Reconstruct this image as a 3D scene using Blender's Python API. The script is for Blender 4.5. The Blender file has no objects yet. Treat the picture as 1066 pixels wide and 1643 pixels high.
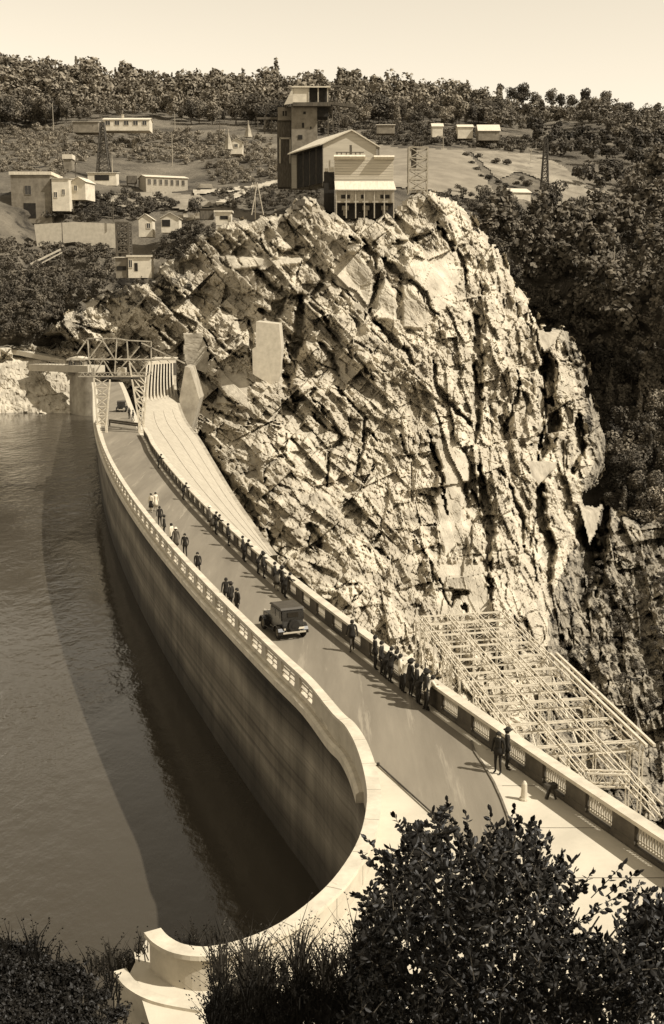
import bpy, bmesh, math, random
import numpy as np
from mathutils import Vector, Matrix

# ------------------------------------------------------------------ camera, world, sun, exposure
F, YH, CZ, CX, CY = 1900.0, 480.0, 18.0, 533.0, 821.5
TH = math.atan((CY - YH) / F)
S = bpy.context.scene
cam_d = bpy.data.cameras.new('camera'); cam = bpy.data.objects.new('camera', cam_d)
S.collection.objects.link(cam); S.camera = cam
cam.location = (0, 0, CZ); cam.rotation_euler = (math.pi/2 - TH, 0, 0)
cam_d.sensor_fit = 'VERTICAL'; cam_d.sensor_height = 24; cam_d.lens = 24*F/1643
cam_d.clip_start = .1; cam_d.clip_end = 5000
SUN_EL, SUN_AZ = math.radians(47), math.atan2(.92, -.39)      # azimuth clockwise from +Y
W = bpy.data.worlds.new('World'); S.world = W; W.use_nodes = True
nt = W.node_tree; nt.nodes.clear()
sky = nt.nodes.new('ShaderNodeTexSky'); sky.sky_type = 'NISHITA'; sky.sun_disc = False
sky.sun_elevation = SUN_EL; sky.sun_rotation = SUN_AZ
sky.dust_density = 0; sky.air_density = 2.0
bw = nt.nodes.new('ShaderNodeRGBToBW'); mul = nt.nodes.new('ShaderNodeMixRGB'); mul.blend_type = 'MULTIPLY'
mul.inputs[0].default_value = 1; mul.inputs[2].default_value = (1.0, .885, .70, 1)
bg = nt.nodes.new('ShaderNodeBackground'); bg.inputs[1].default_value = .135
wo = nt.nodes.new('ShaderNodeOutputWorld')
nt.links.new(sky.outputs[0], bw.inputs[0]); nt.links.new(bw.outputs[0], mul.inputs[1])
nt.links.new(mul.outputs[0], bg.inputs[0]); nt.links.new(bg.outputs[0], wo.inputs[0])
sl = bpy.data.lights.new('sun', 'SUN'); sl.energy = 4.4; sl.angle = math.radians(.5); sl.color = (1, .94, .84)
so = bpy.data.objects.new('sun', sl); S.collection.objects.link(so)
sd = Vector((math.sin(SUN_AZ)*math.cos(SUN_EL), math.cos(SUN_AZ)*math.cos(SUN_EL), math.sin(SUN_EL)))
so.rotation_euler = sd.to_track_quat('Z', 'Y').to_euler()
so.location = (200, -60, 200)
S.view_settings.view_transform = 'Standard'; S.view_settings.look = 'None'
S.view_settings.exposure = 0.44; S.view_settings.gamma = 1; S.view_settings.use_curve_mapping = False
S.render.engine = 'CYCLES'; S.cycles.max_bounces = 5; S.cycles.diffuse_bounces = 2; S.cycles.glossy_bounces = 3

rnd = random.Random(7); nr = np.random.RandomState(11)
COL = S.collection
ct, st = math.cos(TH), math.sin(TH)

def ray(x, y):
    dx, dy = (x-CX)/F, -(y-CY)/F
    return dx, ct + dy*st, -st + dy*ct
def P(x, y, Y):                       # a point of the place, surveyed from the photograph: bearing and distance
    d = ray(x, y); t = Y/d[1]; return Vector((d[0]*t, Y, CZ + d[2]*t))
def G(x, y, Z=0.0):                   # the same for points of known height
    d = ray(x, y); t = (Z-CZ)/d[2]; return Vector((d[0]*t, d[1]*t, Z))
def Pn(x, y, Y):
    dx, dy = (x-CX)/F, -(y-CY)/F; d1 = ct+dy*st; t = Y/d1
    return np.stack([dx*t, Y+0*t, CZ+(-st+dy*ct)*t], -1)
def mpp(x, y, Y):                     # metres per photo pixel
    return Y/ray(x, y)[1]/F

# ------------------------------------------------------------------ materials
def new_mat(name):
    m = bpy.data.materials.new(name); m.use_nodes = True
    n = m.node_tree; b = n.nodes['Principled BSDF']; return m, n, b
def tone(v, w=1.0):
    k = min(1, v/.45); return (v, v*(.835+.06*k), v*(.60+.10*k), 1)
def noise_mat(name, lo, hi, scale=3.0, rough=.9, bump=.3, detail=8, lo_p=.35, hi_p=.65, stretch=(1,1,1), spots=None, bump_scale=None, bdist=.1, spec=.3):
    m, n, b = new_mat(name); N = n.nodes; L = n.links
    tc = N.new('ShaderNodeTexCoord'); mp = N.new('ShaderNodeMapping'); mp.inputs['Scale'].default_value = stretch
    L.new(tc.outputs['Object'], mp.inputs[0])
    t = N.new('ShaderNodeTexNoise'); t.inputs['Scale'].default_value = scale; t.inputs['Detail'].default_value = detail; t.inputs['Roughness'].default_value = .65
    L.new(mp.outputs[0], t.inputs['Vector'])
    r = N.new('ShaderNodeValToRGB'); r.color_ramp.elements[0].position = lo_p; r.color_ramp.elements[1].position = hi_p
    r.color_ramp.elements[0].color = tone(lo); r.color_ramp.elements[1].color = tone(hi)
    L.new(t.outputs['Fac'], r.inputs[0]); col = r.outputs[0]
    if spots:
        sc, thr, dark, sstretch = spots
        mp2 = N.new('ShaderNodeMapping'); mp2.inputs['Scale'].default_value = sstretch; L.new(tc.outputs['Object'], mp2.inputs[0])
        t2 = N.new('ShaderNodeTexNoise'); t2.inputs['Scale'].default_value = sc; t2.inputs['Detail'].default_value = 6; t2.inputs['Roughness'].default_value = .7
        L.new(mp2.outputs[0], t2.inputs['Vector'])
        r2 = N.new('ShaderNodeValToRGB'); r2.color_ramp.elements[0].position = thr; r2.color_ramp.elements[1].position = thr+.07
        L.new(t2.outputs['Fac'], r2.inputs[0])
        mx = N.new('ShaderNodeMixRGB'); mx.inputs[2].default_value = tone(dark)
        L.new(r2.outputs[0], mx.inputs[0]); L.new(col, mx.inputs[1]); col = mx.outputs[0]
    L.new(col, b.inputs['Base Color']); b.inputs['Roughness'].default_value = rough
    b.inputs['Specular IOR Level'].default_value = spec
    if bump:
        t3 = N.new('ShaderNodeTexNoise'); t3.inputs['Scale'].default_value = bump_scale or scale*3; t3.inputs['Detail'].default_value = 10; t3.inputs['Roughness'].default_value = .7
        L.new(mp.outputs[0], t3.inputs['Vector'])
        bu = N.new('ShaderNodeBump'); bu.inputs['Strength'].default_value = bump; bu.inputs['Distance'].default_value = bdist
        L.new(t3.outputs['Fac'], bu.inputs['Height']); L.new(bu.outputs[0], b.inputs['Normal'])
    return m
M = {}
M['rock'] = noise_mat('rock', .29, .56, .14, bump=.45, bump_scale=1.1, bdist=.5, spots=(.45, .63, .09, (1, 1, .5)), detail=10)
M['rock_shade_moss'] = noise_mat('rock_shade_moss', .12, .40, .25, bump=.6, bump_scale=.8, bdist=.8, spots=(.28, .52, .035, (1, 1, .5)))  # dark mossy rock that also carries the ravine's shade in its colour
M['hill'] = noise_mat('hill', .06, .20, .045, bump=.9, bump_scale=.5, bdist=1.5, spots=(.10, .57, .035, (1, 1, 1)), detail=12)
M['meadow'] = noise_mat('meadow', .17, .25, .12, bump=.4, bump_scale=1.2, bdist=.3)
M['pale_grass'] = noise_mat('pale_grass', .13, .32, .10, bump=.5, bump_scale=1.0, bdist=.5, spots=(.2, .60, .06, (1, 1, 1)))
M['earth'] = noise_mat('earth', .30, .5, .25, bump=.5, bump_scale=1.5, bdist=.3)
M['bank'] = noise_mat('bank', .03, .12, 1.5, bump=.8, bump_scale=6, bdist=.15)
M['concrete'] = noise_mat('concrete', .40, .52, .9, bump=.25, bump_scale=14, bdist=.02, spots=(1.6, .68, .26, (1, 1, .4)))
M['concrete_old'] = noise_mat('concrete_old', .22, .42, .35, bump=.3, bump_scale=6, bdist=.05, spots=(.7, .63, .14, (1, 1, .3)))
M['concrete_shaded'] = noise_mat('concrete_shaded', .055, .13, .8, bump=.3, bump_scale=8, bdist=.02, spots=(1.2, .6, .05, (1, 1, .4)))  # stained concrete, darkened to put the gorge parapet's shaded side into the colour
M['coping'] = noise_mat('coping', .44, .62, 1.2, bump=.2, bump_scale=18, bdist=.01, spots=(1.8, .64, .30, (1, 1, 1)))
M['apron'] = noise_mat('apron', .46, .58, .35, bump=.25, bump_scale=20, bdist=.015, spots=(2.2, .70, .34, (1, 1, 1)))
M['asphalt'] = noise_mat('asphalt', .16, .24, .5, bump=.3, bump_scale=30, bdist=.012, stretch=(1, .10, 1), spots=(.8, .58, .28, (1.3, .08, 1)))
M['steel_pale'] = noise_mat('steel_pale', .5, .68, 3, rough=.6, bump=0)
M['steel_dark'] = noise_mat('steel_dark', .03, .07, 3, rough=.6, bump=0)
M['steel_mid'] = noise_mat('steel_mid', .22, .5, 1.0, rough=.7, bump=0)
M['iron'] = noise_mat('iron', .10, .2, 3, rough=.7, bump=0)
M['timber'] = noise_mat('timber', .05, .13, 1.2, bump=.3, stretch=(4, 4, .6))
M['timber_pale'] = noise_mat('timber_pale', .28, .42, 1.2, bump=.3, stretch=(1, 1, 6))
M['white_wall'] = noise_mat('white_wall', .48, .66, .5, bump=.2, bump_scale=5, spots=(.8, .66, .30, (1, 1, .4)))
M['grey_wall'] = noise_mat('grey_wall', .13, .24, .5, bump=.3, bump_scale=4, spots=(.6, .62, .07, (1, 1, .5)))
M['sheet'] = noise_mat('sheet', .40, .52, .5, bump=.25, bump_scale=3, stretch=(.3, .3, 5), bdist=.04)
M['roof_pale'] = noise_mat('roof_pale', .50, .64, .6, bump=.25, stretch=(4, 1, 1))
M['dark'] = noise_mat('dark', .012, .03, 1.0, bump=.2)
M['glass'] = noise_mat('glass', .015, .03, 1.0, rough=.15, bump=0, spec=.5)
M['leaf_far'] = noise_mat('leaf_far', .055, .18, .35, rough=.8, bump=0, detail=3)
M['leaf_dark'] = noise_mat('leaf_dark', .03, .10, .4, rough=.8, bump=0, detail=3)
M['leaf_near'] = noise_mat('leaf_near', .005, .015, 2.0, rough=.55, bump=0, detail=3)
M['grass_near'] = noise_mat('grass_near', .012, .06, 1.0, rough=.7, bump=0, detail=3)
def vary(m, k=.9):
    n = m.node_tree; N = n.nodes; L = n.links; b = N['Principled BSDF']; src = b.inputs['Base Color'].links[0].from_socket
    oi = N.new('ShaderNodeObjectInfo'); geo = N.new('ShaderNodeNewGeometry'); t = N.new('ShaderNodeTexNoise'); t.inputs['Scale'].default_value = .045; t.inputs['Detail'].default_value = 3
    L.new(geo.outputs['Position'], t.inputs['Vector']); a = N.new('ShaderNodeMath'); a.operation = 'ADD'; L.new(oi.outputs['Random'], a.inputs[0]); L.new(t.outputs['Fac'], a.inputs[1])
    mr = N.new('ShaderNodeMapRange'); mr.inputs[1].default_value = .4; mr.inputs[2].default_value = 1.4; mr.inputs[3].default_value = 1-k*.55; mr.inputs[4].default_value = 1+k; L.new(a.outputs[0], mr.inputs[0])
    v = N.new('ShaderNodeVectorMath'); v.operation = 'SCALE'; L.new(src, v.inputs[0]); L.new(mr.outputs[0], v.inputs['Scale']); L.new(v.outputs[0], b.inputs['Base Color'])
vary(M['leaf_far']); vary(M['leaf_dark'])
M['bark'] = noise_mat('bark', .04, .09, 4, bump=.4, stretch=(1, 1, .3))
M['skin'] = noise_mat('skin', .34, .40, 6, rough=.6, bump=0)
M['cloth_dark'] = noise_mat('cloth_dark', .014, .028, 8, bump=0)
M['cloth_mid'] = noise_mat('cloth_mid', .05, .08, 8, bump=0)
M['cloth_white'] = noise_mat('cloth_white', .55, .66, 8, bump=0)
M['hair'] = noise_mat('hair', .012, .03, 20, bump=0)
M['car_paint'] = noise_mat('car_paint', .012, .02, 3, rough=.25, bump=0, spec=.5)
M['car_roof'] = noise_mat('car_roof', .05, .075, 3, rough=.6, bump=.1, bump_scale=60)
M['rubber'] = noise_mat('rubber', .012, .025, 8, rough=.85, bump=0)
M['chrome'] = noise_mat('chrome', .4, .5, 8, rough=.25, bump=0)

def face_mat():                       # upstream face: waterline bands and vertical weeping stains
    m, n, b = new_mat('dam_face'); N = n.nodes; L = n.links
    tc = N.new('ShaderNodeTexCoord')
    def noise(scale, st_, det=6, rg=.6):
        mp = N.new('ShaderNodeMapping'); mp.inputs['Scale'].default_value = st_; L.new(tc.outputs['Object'], mp.inputs[0])
        t = N.new('ShaderNodeTexNoise'); t.inputs['Scale'].default_value = scale; t.inputs['Detail'].default_value = det; t.inputs['Roughness'].default_value = rg
        L.new(mp.outputs[0], t.inputs['Vector']); return t.outputs['Fac']
    def ramp(f, pts, col=False):
        r = N.new('ShaderNodeValToRGB'); e = r.color_ramp.elements
        tn = tone if col else (lambda v: (v, v, v, 1))
        e[0].position = pts[0][0]; e[0].color = tn(pts[0][1]); e[1].position = pts[-1][0]; e[1].color = tn(pts[-1][1])
        for p, v in pts[1:-1]: q = e.new(p); q.color = tn(v)
        L.new(f, r.inputs[0]); return r.outputs[0]
    def mix(mode, a, c, f=1.0):
        x = N.new('ShaderNodeMixRGB'); x.blend_type = mode
        if isinstance(f, float): x.inputs[0].default_value = f
        else: L.new(f, x.inputs[0])
        L.new(a, x.inputs[1]); L.new(c, x.inputs[2]); return x.outputs[0]
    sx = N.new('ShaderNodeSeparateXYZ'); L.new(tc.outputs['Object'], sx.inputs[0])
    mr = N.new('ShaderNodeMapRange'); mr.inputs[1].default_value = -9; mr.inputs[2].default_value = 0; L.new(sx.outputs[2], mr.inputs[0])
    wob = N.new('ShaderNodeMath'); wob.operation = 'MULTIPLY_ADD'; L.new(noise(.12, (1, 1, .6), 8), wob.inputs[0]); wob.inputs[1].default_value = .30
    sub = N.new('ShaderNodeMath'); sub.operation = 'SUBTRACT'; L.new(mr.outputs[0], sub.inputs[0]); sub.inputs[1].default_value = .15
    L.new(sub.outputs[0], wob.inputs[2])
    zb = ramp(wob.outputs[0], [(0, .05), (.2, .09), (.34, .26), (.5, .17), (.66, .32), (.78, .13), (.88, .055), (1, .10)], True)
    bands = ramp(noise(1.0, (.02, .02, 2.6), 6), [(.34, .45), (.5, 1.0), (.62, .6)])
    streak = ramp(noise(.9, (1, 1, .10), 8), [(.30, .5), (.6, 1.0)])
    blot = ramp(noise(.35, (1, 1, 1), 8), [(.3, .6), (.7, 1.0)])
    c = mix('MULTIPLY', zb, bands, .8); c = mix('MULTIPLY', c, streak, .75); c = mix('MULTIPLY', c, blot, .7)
    L.new(c, b.inputs['Base Color']); b.inputs['Roughness'].default_value = .85; b.inputs['Specular IOR Level'].default_value = .2
    bu = N.new('ShaderNodeBump'); bu.inputs['Strength'].default_value = .3; bu.inputs['Distance'].default_value = .05
    L.new(noise(6, (1, 1, 1)), bu.inputs['Height']); L.new(bu.outputs[0], b.inputs['Normal'])
    return m
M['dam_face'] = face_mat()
def water_mat():
    m, n, b = new_mat('lake_water'); N = n.nodes; L = n.links
    b.inputs['Base Color'].default_value = tone(.052); b.inputs['Roughness'].default_value = .07; b.inputs['Specular IOR Level'].default_value = .5; b.inputs['IOR'].default_value = 1.33
    tc = N.new('ShaderNodeTexCoord')
    prev = None
    for sc, stx, k, dist in ((2.6, (1, .6, 1), .6, .07), (.9, (1, .55, 1), .7, .20), (.22, (1, .5, 1), .45, .4)):
        mp = N.new('ShaderNodeMapping'); mp.inputs['Scale'].default_value = stx; mp.inputs['Rotation'].default_value = (0, 0, .3); L.new(tc.outputs['Object'], mp.inputs[0])
        t = N.new('ShaderNodeTexNoise'); t.inputs['Scale'].default_value = sc; t.inputs['Detail'].default_value = 4; t.inputs['Roughness'].default_value = .55
        L.new(mp.outputs[0], t.inputs['Vector'])
        bu = N.new('ShaderNodeBump'); bu.inputs['Strength'].default_value = k; bu.inputs['Distance'].default_value = dist
        L.new(t.outputs['Fac'], bu.inputs['Height'])
        if prev: L.new(prev, bu.inputs['Normal'])
        prev = bu.outputs[0]
    mp = N.new('ShaderNodeMapping'); mp.inputs['Scale'].default_value = (1, .4, 1); L.new(tc.outputs['Object'], mp.inputs[0])
    w = N.new('ShaderNodeTexNoise'); w.inputs['Scale'].default_value = .035; w.inputs['Detail'].default_value = 3; L.new(mp.outputs[0], w.inputs['Vector'])
    mr = N.new('ShaderNodeMapRange'); mr.inputs[1].default_value = .38; mr.inputs[2].default_value = .6; mr.inputs[3].default_value = .12; mr.inputs[4].default_value = 1.0
    L.new(w.outputs['Fac'], mr.inputs[0])                 # breeze ruffles the lake in patches
    for nd in N:
        if nd.type == 'BUMP': L.new(mr.outputs[0], nd.inputs['Strength'])
    L.new(prev, b.inputs['Normal']); return m
M['water'] = water_mat()
def chute_mat():
    return noise_mat('chute_concrete', .33, .44, 1.2, bump=.3, bump_scale=8, bdist=.05, spots=(2.0, .72, .2, (1, 1, 1)))
M['chute'] = chute_mat()

# ------------------------------------------------------------------ mesh helpers
def link(o): COL.objects.link(o); return o
def tag(o, label=None, cat=None, group=None, kind=None):
    if label: o['label'] = label
    if cat: o['category'] = cat
    if group: o['group'] = group
    if kind: o['kind'] = kind
    return o
def root(name, loc, label, cat, group=None, rz=0):
    o = bpy.data.objects.new(name, None); o.location = loc; o.rotation_euler = (0, 0, rz); o.empty_display_size = .3
    return tag(link(o), label, cat, group)
def mesh_obj(name, verts, faces, mat, parent=None, org=(0, 0, 0), smooth=False):
    me = bpy.data.meshes.new(name)
    ox, oy, oz = org
    if isinstance(verts, np.ndarray): verts = (verts - np.array([ox, oy, oz])).tolist()
    else: verts = [(v[0]-ox, v[1]-oy, v[2]-oz) for v in verts]
    me.from_pydata(verts, [], faces if isinstance(faces, list) else faces.tolist()); me.update()
    for m in (mat if isinstance(mat, (list, tuple)) else [mat]): me.materials.append(m)
    if smooth: me.polygons.foreach_set('use_smooth', [True]*len(me.polygons))
    o = bpy.data.objects.new(name, me); link(o)
    if parent is not None: o.parent = parent
    else: o.location = org
    return o
class MB:
    def __init__(s): s.v = []; s.f = []; s.mi = []
    def add(s, vs, fs, mi=0):
        b = len(s.v); s.v += [tuple(v) for v in vs]; s.f += [tuple(b+i for i in f) for f in fs]; s.mi += [mi]*len(fs)
    def box(s, c, size, rz=0, mi=0, taper=1.0):
        hx, hy, hz = size[0]/2, size[1]/2, size[2]/2; ca, sa = math.cos(rz), math.sin(rz); vs = []
        for z, k in ((-hz, 1), (hz, taper)):
            for x, y in ((-hx, -hy), (hx, -hy), (hx, hy), (-hx, hy)):
                x *= k; y *= k; vs.append((c[0]+x*ca-y*sa, c[1]+x*sa+y*ca, c[2]+z))
        s.add(vs, [(0, 3, 2, 1), (4, 5, 6, 7), (0, 1, 5, 4), (1, 2, 6, 5), (2, 3, 7, 6), (3, 0, 4, 7)], mi)
    def bar(s, p, q, w, h=None, mi=0, n=4, w2=None):
        p, q = Vector(p), Vector(q); d = (q-p)
        if d.length < 1e-6: return
        d.normalize(); u = d.cross(Vector((0, 0, 1)))
        if u.length < 1e-3: u = Vector((1, 0, 0))
        u.normalize(); v = u.cross(d); h = h or w; vs = []
        for c, k in ((p, 1), (q, (w2/w if w2 else 1))):
            for i in range(n):
                a = 2*math.pi*(i+.5)/n; r = .7071 if n == 4 else .5
                vs.append(c + u*(math.cos(a)*w*r*k) + v*(math.sin(a)*h*r*k))
        s.add(vs, [tuple(reversed(range(n))), tuple(range(n, 2*n))] + [(i, (i+1) % n, n+(i+1) % n, n+i) for i in range(n)], mi)
    def quad(s, a, b, c, d, mi=0): s.add([a, b, c, d], [(0, 1, 2, 3)], mi)
    def prism(s, poly, z0, z1, mi=0):
        n = len(poly); s.add([(p[0], p[1], z0) for p in poly]+[(p[0], p[1], z1) for p in poly],
            [tuple(reversed(range(n))), tuple(range(n, 2*n))]+[(i, (i+1) % n, n+(i+1) % n, n+i) for i in range(n)], mi)
    def extrude(s, profile, path_frames, mi=0, caps=True):   # profile [(side, up)], frames [(pos, side vec)]
        k = len(profile); vs = []; fs = []
        for pos, sv in path_frames:
            for a, b in profile: vs.append((pos[0]+sv[0]*a, pos[1]+sv[1]*a, pos[2]+b))
        for i in range(len(path_frames)-1):
            for j in range(k):
                a = i*k+j; b = i*k+(j+1) % k; fs.append((a, b, b+k, a+k))
        if caps: fs.append(tuple(range(k))); fs.append(tuple(reversed(range((len(path_frames)-1)*k, len(path_frames)*k))))
        s.add(vs, fs, mi)
    def build(s, name, mat, parent=None, org=(0, 0, 0), smooth=False, fix=True):
        o = mesh_obj(name, s.v, s.f, mat, parent, org, smooth)
        if any(s.mi): o.data.polygons.foreach_set('material_index', s.mi)
        if fix:
            bm = bmesh.new(); bm.from_mesh(o.data); bmesh.ops.recalc_face_normals(bm, faces=bm.faces); bm.to_mesh(o.data); bm.free()
        return o
def lattice(mb, p, q, side, up, n, t, faces='all'):
    """four chords and zigzag lacing between p and q"""
    p, q, side, up = Vector(p), Vector(q), Vector(side), Vector(up)
    cs = [-side/2-up/2, side/2-up/2, side/2+up/2, -side/2+up/2]
    for c in cs: mb.bar(p+c, q+c, t)
    for i in range(n):
        a, b = p.lerp(q, i/n), p.lerp(q, (i+1)/n)
        for j in range(4):
            c0, c1 = cs[j], cs[(j+1) % 4]
            if i % 2: c0, c1 = c1, c0
            mb.bar(a+c0, b+c1, t*.6, n=3)
def truss(mb, p, q, up, n, t, verticals=True):
    p, q, up = Vector(p), Vector(q), Vector(up)
    mb.bar(p, q, t); mb.bar(p+up, q+up, t)
    for i in range(n+1):
        a = p.lerp(q, i/n)
        if verticals: mb.bar(a, a+up, t*.7)
        if i < n:
            b = p.lerp(q, (i+1)/n)
            mb.bar(*((a, b+up) if i % 2 else (a+up, b)), t*.7)

# numpy noise
def _h(ix, iy, seed):
    n = (ix.astype(np.int64)*374761393 + iy.astype(np.int64)*668265263 + seed*974634777) & 0x7fffffff
    n = ((n ^ (n >> 13))*1274126177) & 0x7fffffff
    n = ((n ^ (n >> 16))*2246822519) & 0x7fffffff
    return ((n ^ (n >> 15)) & 0xffff)/65535.0
def vnoise(x, y, seed=0):
    ix, iy = np.floor(x), np.floor(y); fx, fy = x-ix, y-iy; fx = fx*fx*(3-2*fx); fy = fy*fy*(3-2*fy)
    a, b, c, d = _h(ix, iy, seed), _h(ix+1, iy, seed), _h(ix, iy+1, seed), _h(ix+1, iy+1, seed)
    return (a*(1-fx)+b*fx)*(1-fy)+(c*(1-fx)+d*fx)*fy
def fbm(x, y, o=5, seed=0, g=.5):
    s = 0; a = 1; t = 0
    for i in range(o): s = s+a*vnoise(x*2**i+i*17.3, y*2**i-i*9.1, seed+i); t += a; a *= g
    return s/t*2-1
def worley(x, y, seed=0):
    """F1, F2, cell random values and offset to cell centre"""
    ix, iy = np.floor(x), np.floor(y)
    f1 = np.full(x.shape, 9.); f2 = f1.copy(); cx = x*0; cy = y*0; ci = x*0; cj = y*0
    for dj in (-1, 0, 1):
        for di in (-1, 0, 1):
            gx, gy = ix+di, iy+dj
            px = gx+.1+.8*_h(gx, gy, seed+1); py = gy+.1+.8*_h(gx, gy, seed+2)
            d = np.hypot(px-x, py-y); m = d < f1
            f2 = np.where(m, f1, np.minimum(f2, d)); cx = np.where(m, px, cx); cy = np.where(m, py, cy)
            ci = np.where(m, gx, ci); cj = np.where(m, gy, cj); f1 = np.where(m, d, f1)
    return f1, f2, _h(ci, cj, seed+5), _h(ci, cj, seed+6), _h(ci, cj, seed+7), x-cx, y-cy
class TPS:
    def __init__(s, pts, lam=2.0):
        p = np.array(pts, float); s.p = p[:, :2]/100; n = len(p)
        K = s.U(np.hypot(s.p[:, None, 0]-s.p[None, :, 0], s.p[:, None, 1]-s.p[None, :, 1]))+lam*.01*np.eye(n)
        Q = np.c_[np.ones(n), s.p]; A = np.block([[K, Q], [Q.T, np.zeros((3, 3))]])
        s.w = np.linalg.solve(A, np.r_[p[:, 2], 0, 0, 0])
    def U(s, r): return np.where(r > 1e-9, r*r*np.log(np.maximum(r, 1e-9)), 0)
    def __call__(s, x, y):
        x = np.asarray(x, float)/100; y = np.asarray(y, float)/100; sh = x.shape; x = x.ravel(); y = y.ravel()
        out = s.w[-3]+s.w[-2]*x+s.w[-1]*y
        for i, (a, b) in enumerate(s.p): out = out+s.w[i]*s.U(np.hypot(x-a, y-b))
        return out.reshape(sh)
def inside(x, y, poly):
    r = np.zeros(x.shape, bool); n = len(poly)
    for i in range(n):
        (x0, y0), (x1, y1) = poly[i], poly[(i+1) % n]
        if y0 == y1: continue
        c = ((y0 > y) != (y1 > y)) & (x < (x1-x0)*(y-y0)/(y1-y0)+x0); r ^= c
    return r
def dist_lines(x, y, pl):
    d = np.full(x.shape, 1e9)
    for (x0, y0), (x1, y1) in zip(pl[:-1], pl[1:]):
        l2 = (x1-x0)**2+(y1-y0)**2+1e-9; t = np.clip(((x-x0)*(x1-x0)+(y-y0)*(y1-y0))/l2, 0, 1)
        d = np.minimum(d, np.hypot(x-x0-t*(x1-x0), y-y0-t*(y1-y0)))
    return d
def sstep(a, b, x): t = np.clip((x-a)/(b-a), 0, 1); return t*t*(3-2*t)

# ------------------------------------------------------------------ terrain: hillside behind everything
HC = [(-80,110,650),(0,130,640),(200,145,660),(400,150,690),(600,150,700),(750,160,690),(850,185,640),(940,180,620),(1066,190,600),(1150,195,590),
 (-60,210,550),(50,210,560),(200,205,540),(400,215,520),(600,210,560),(800,220,540),(1000,260,480),(1120,290,440),
 (-60,300,370),(60,290,375),(100,250,450),(270,308,395),(400,260,440),(400,320,385),(560,290,370),(690,300,380),(690,240,470),(780,245,480),(780,300,395),
 (860,330,385),(860,260,470),(1000,330,425),(60,358,352),(140,400,335),(190,440,328),(60,450,318),(-60,450,310),(60,545,308),(250,400,332),(340,380,330),
 (500,380,340),(700,400,345),(780,400,350),(860,450,365),(860,600,360),(950,450,350),(1060,450,340),(1150,450,330),(960,600,338),(1060,650,322),
 (1150,700,305),(1000,800,305),(1066,850,292),(1000,950,290),(1066,1100,262),(900,1100,300),(600,700,350),(300,600,325),(100,600,325),(0,640,322),
 (600,1200,320),(0,900,320),(1066,1350,230)]
HT = TPS(HC, 1.0)
RX = [(-120,112),(0,120),(200,138),(400,145),(600,152),(750,160),(820,176),(930,172),(1000,185),(1066,198),(1200,210)]
def ridge(x): return np.interp(x, [a for a, b in RX], [b for a, b in RX])
def hillY(x, y): return HT(x, np.maximum(y, ridge(x)))
def hill_pt(x, y):
    return P(x, y, float(hillY(np.array([float(x)]), np.array([float(y)]))[0]))
xs = np.arange(-120, 1190, 5.0); vv = np.linspace(0, 1, 250)**1.35
X, V = np.meshgrid(xs, vv); yt = ridge(X); Yp = yt+(1400-yt)*V
D = HT(X, Yp)
D = D + 4.5*fbm(X/60, Yp/38, 4, 3)*np.clip((Yp-yt)/30, 0, 1) + 1.6*fbm(X/14, Yp/9, 3, 9)
D = np.maximum(D, 120)
pts = Pn(X, Yp, D)
back = pts[0].copy(); back[:, 1] += 150; back[:, 2] -= 40; back[:, 0] *= (back[:, 1]/(back[:, 1]-150))
allp = np.concatenate([back[None], pts], 0)
def grid_faces(nr_, nc):
    i = np.arange(nr_-1)[:, None]*nc+np.arange(nc-1)[None]; i = i.ravel()
    return np.stack([i, i+nc, i+nc+1, i+1], 1)
o = mesh_obj('hillside', allp.reshape(-1, 3), grid_faces(allp.shape[0], allp.shape[1]), M['hill'], smooth=True)
tag(o, kind='structure')

def patch(name, poly, mat, off=.6, step=3.0, base=None, rough_amp=.25, ox=0, sm=True):
    """ground cover lying on the hillside inside an outline"""
    x0, x1 = min(p[0] for p in poly), max(p[0] for p in poly); y0, y1 = min(p[1] for p in poly), max(p[1] for p in poly)
    X, Y_ = np.meshgrid(np.arange(x0, x1+step, step), np.arange(y0, y1+step, step/1.5))
    m = inside(X+2.5*fbm(X/9, Y_/9, 3, 31), Y_+2*fbm(X/8, Y_/8, 3, 37), poly)
    D = (base(X, Y_) if base else HT(X, Y_)+4.5*fbm(X/60, Y_/38, 4, 3)*np.clip((Y_-ridge(X))/30, 0, 1))-off-rough_amp*fbm(X/5, Y_/4, 3, 41)
    pts = Pn(X, Y_, D).reshape(-1, 3); f = grid_faces(*X.shape); mm = m.ravel()
    f = f[mm[f].sum(1) >= 3]
    used = np.unique(f); idx = -np.ones(len(pts), int); idx[used] = np.arange(len(used))
    return tag(mesh_obj(name, pts[used], idx[f], mat, smooth=sm), kind='structure')
patch('meadow', [(606,232),(640,236),(745,240),(765,262),(790,300),(800,318),(760,322),(690,305),(620,300)], M['meadow'], 3.0)
patch('field', [(752,240),(800,242),(870,248),(905,268),(945,300),(975,305),(970,322),(905,322),(880,300),(868,288),(830,275),(800,290),(775,262)], M['pale_grass'], 3.0)
patch('ground', [(880,300),(990,306),(1010,318),(960,345),(915,350),(890,330)], M['pale_grass'], 3.2)
0 and patch('terrace', [(205,205),(290,206),(285,211),(205,214)], M['earth'], 2.5)
patch('track', [(402,298),(440,288),(485,280),(486,285),(445,294),(406,306),(350,330),(345,325)], M['earth'], 3.0, 2.0)
patch('track', [(310,305),(350,302),(425,296),(420,302),(352,309),(312,312)], M['earth'], 3.0, 2.0)
patch('ground', [(150,312),(240,306),(320,312),(345,330),(300,338),(262,330),(240,340),(190,330)], M['pale_grass'], 3.0)
0 and patch('field', [(230,235),(330,240),(345,262),(300,275),(240,280),(210,262)], M['pale_grass'], 3.0)

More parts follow.
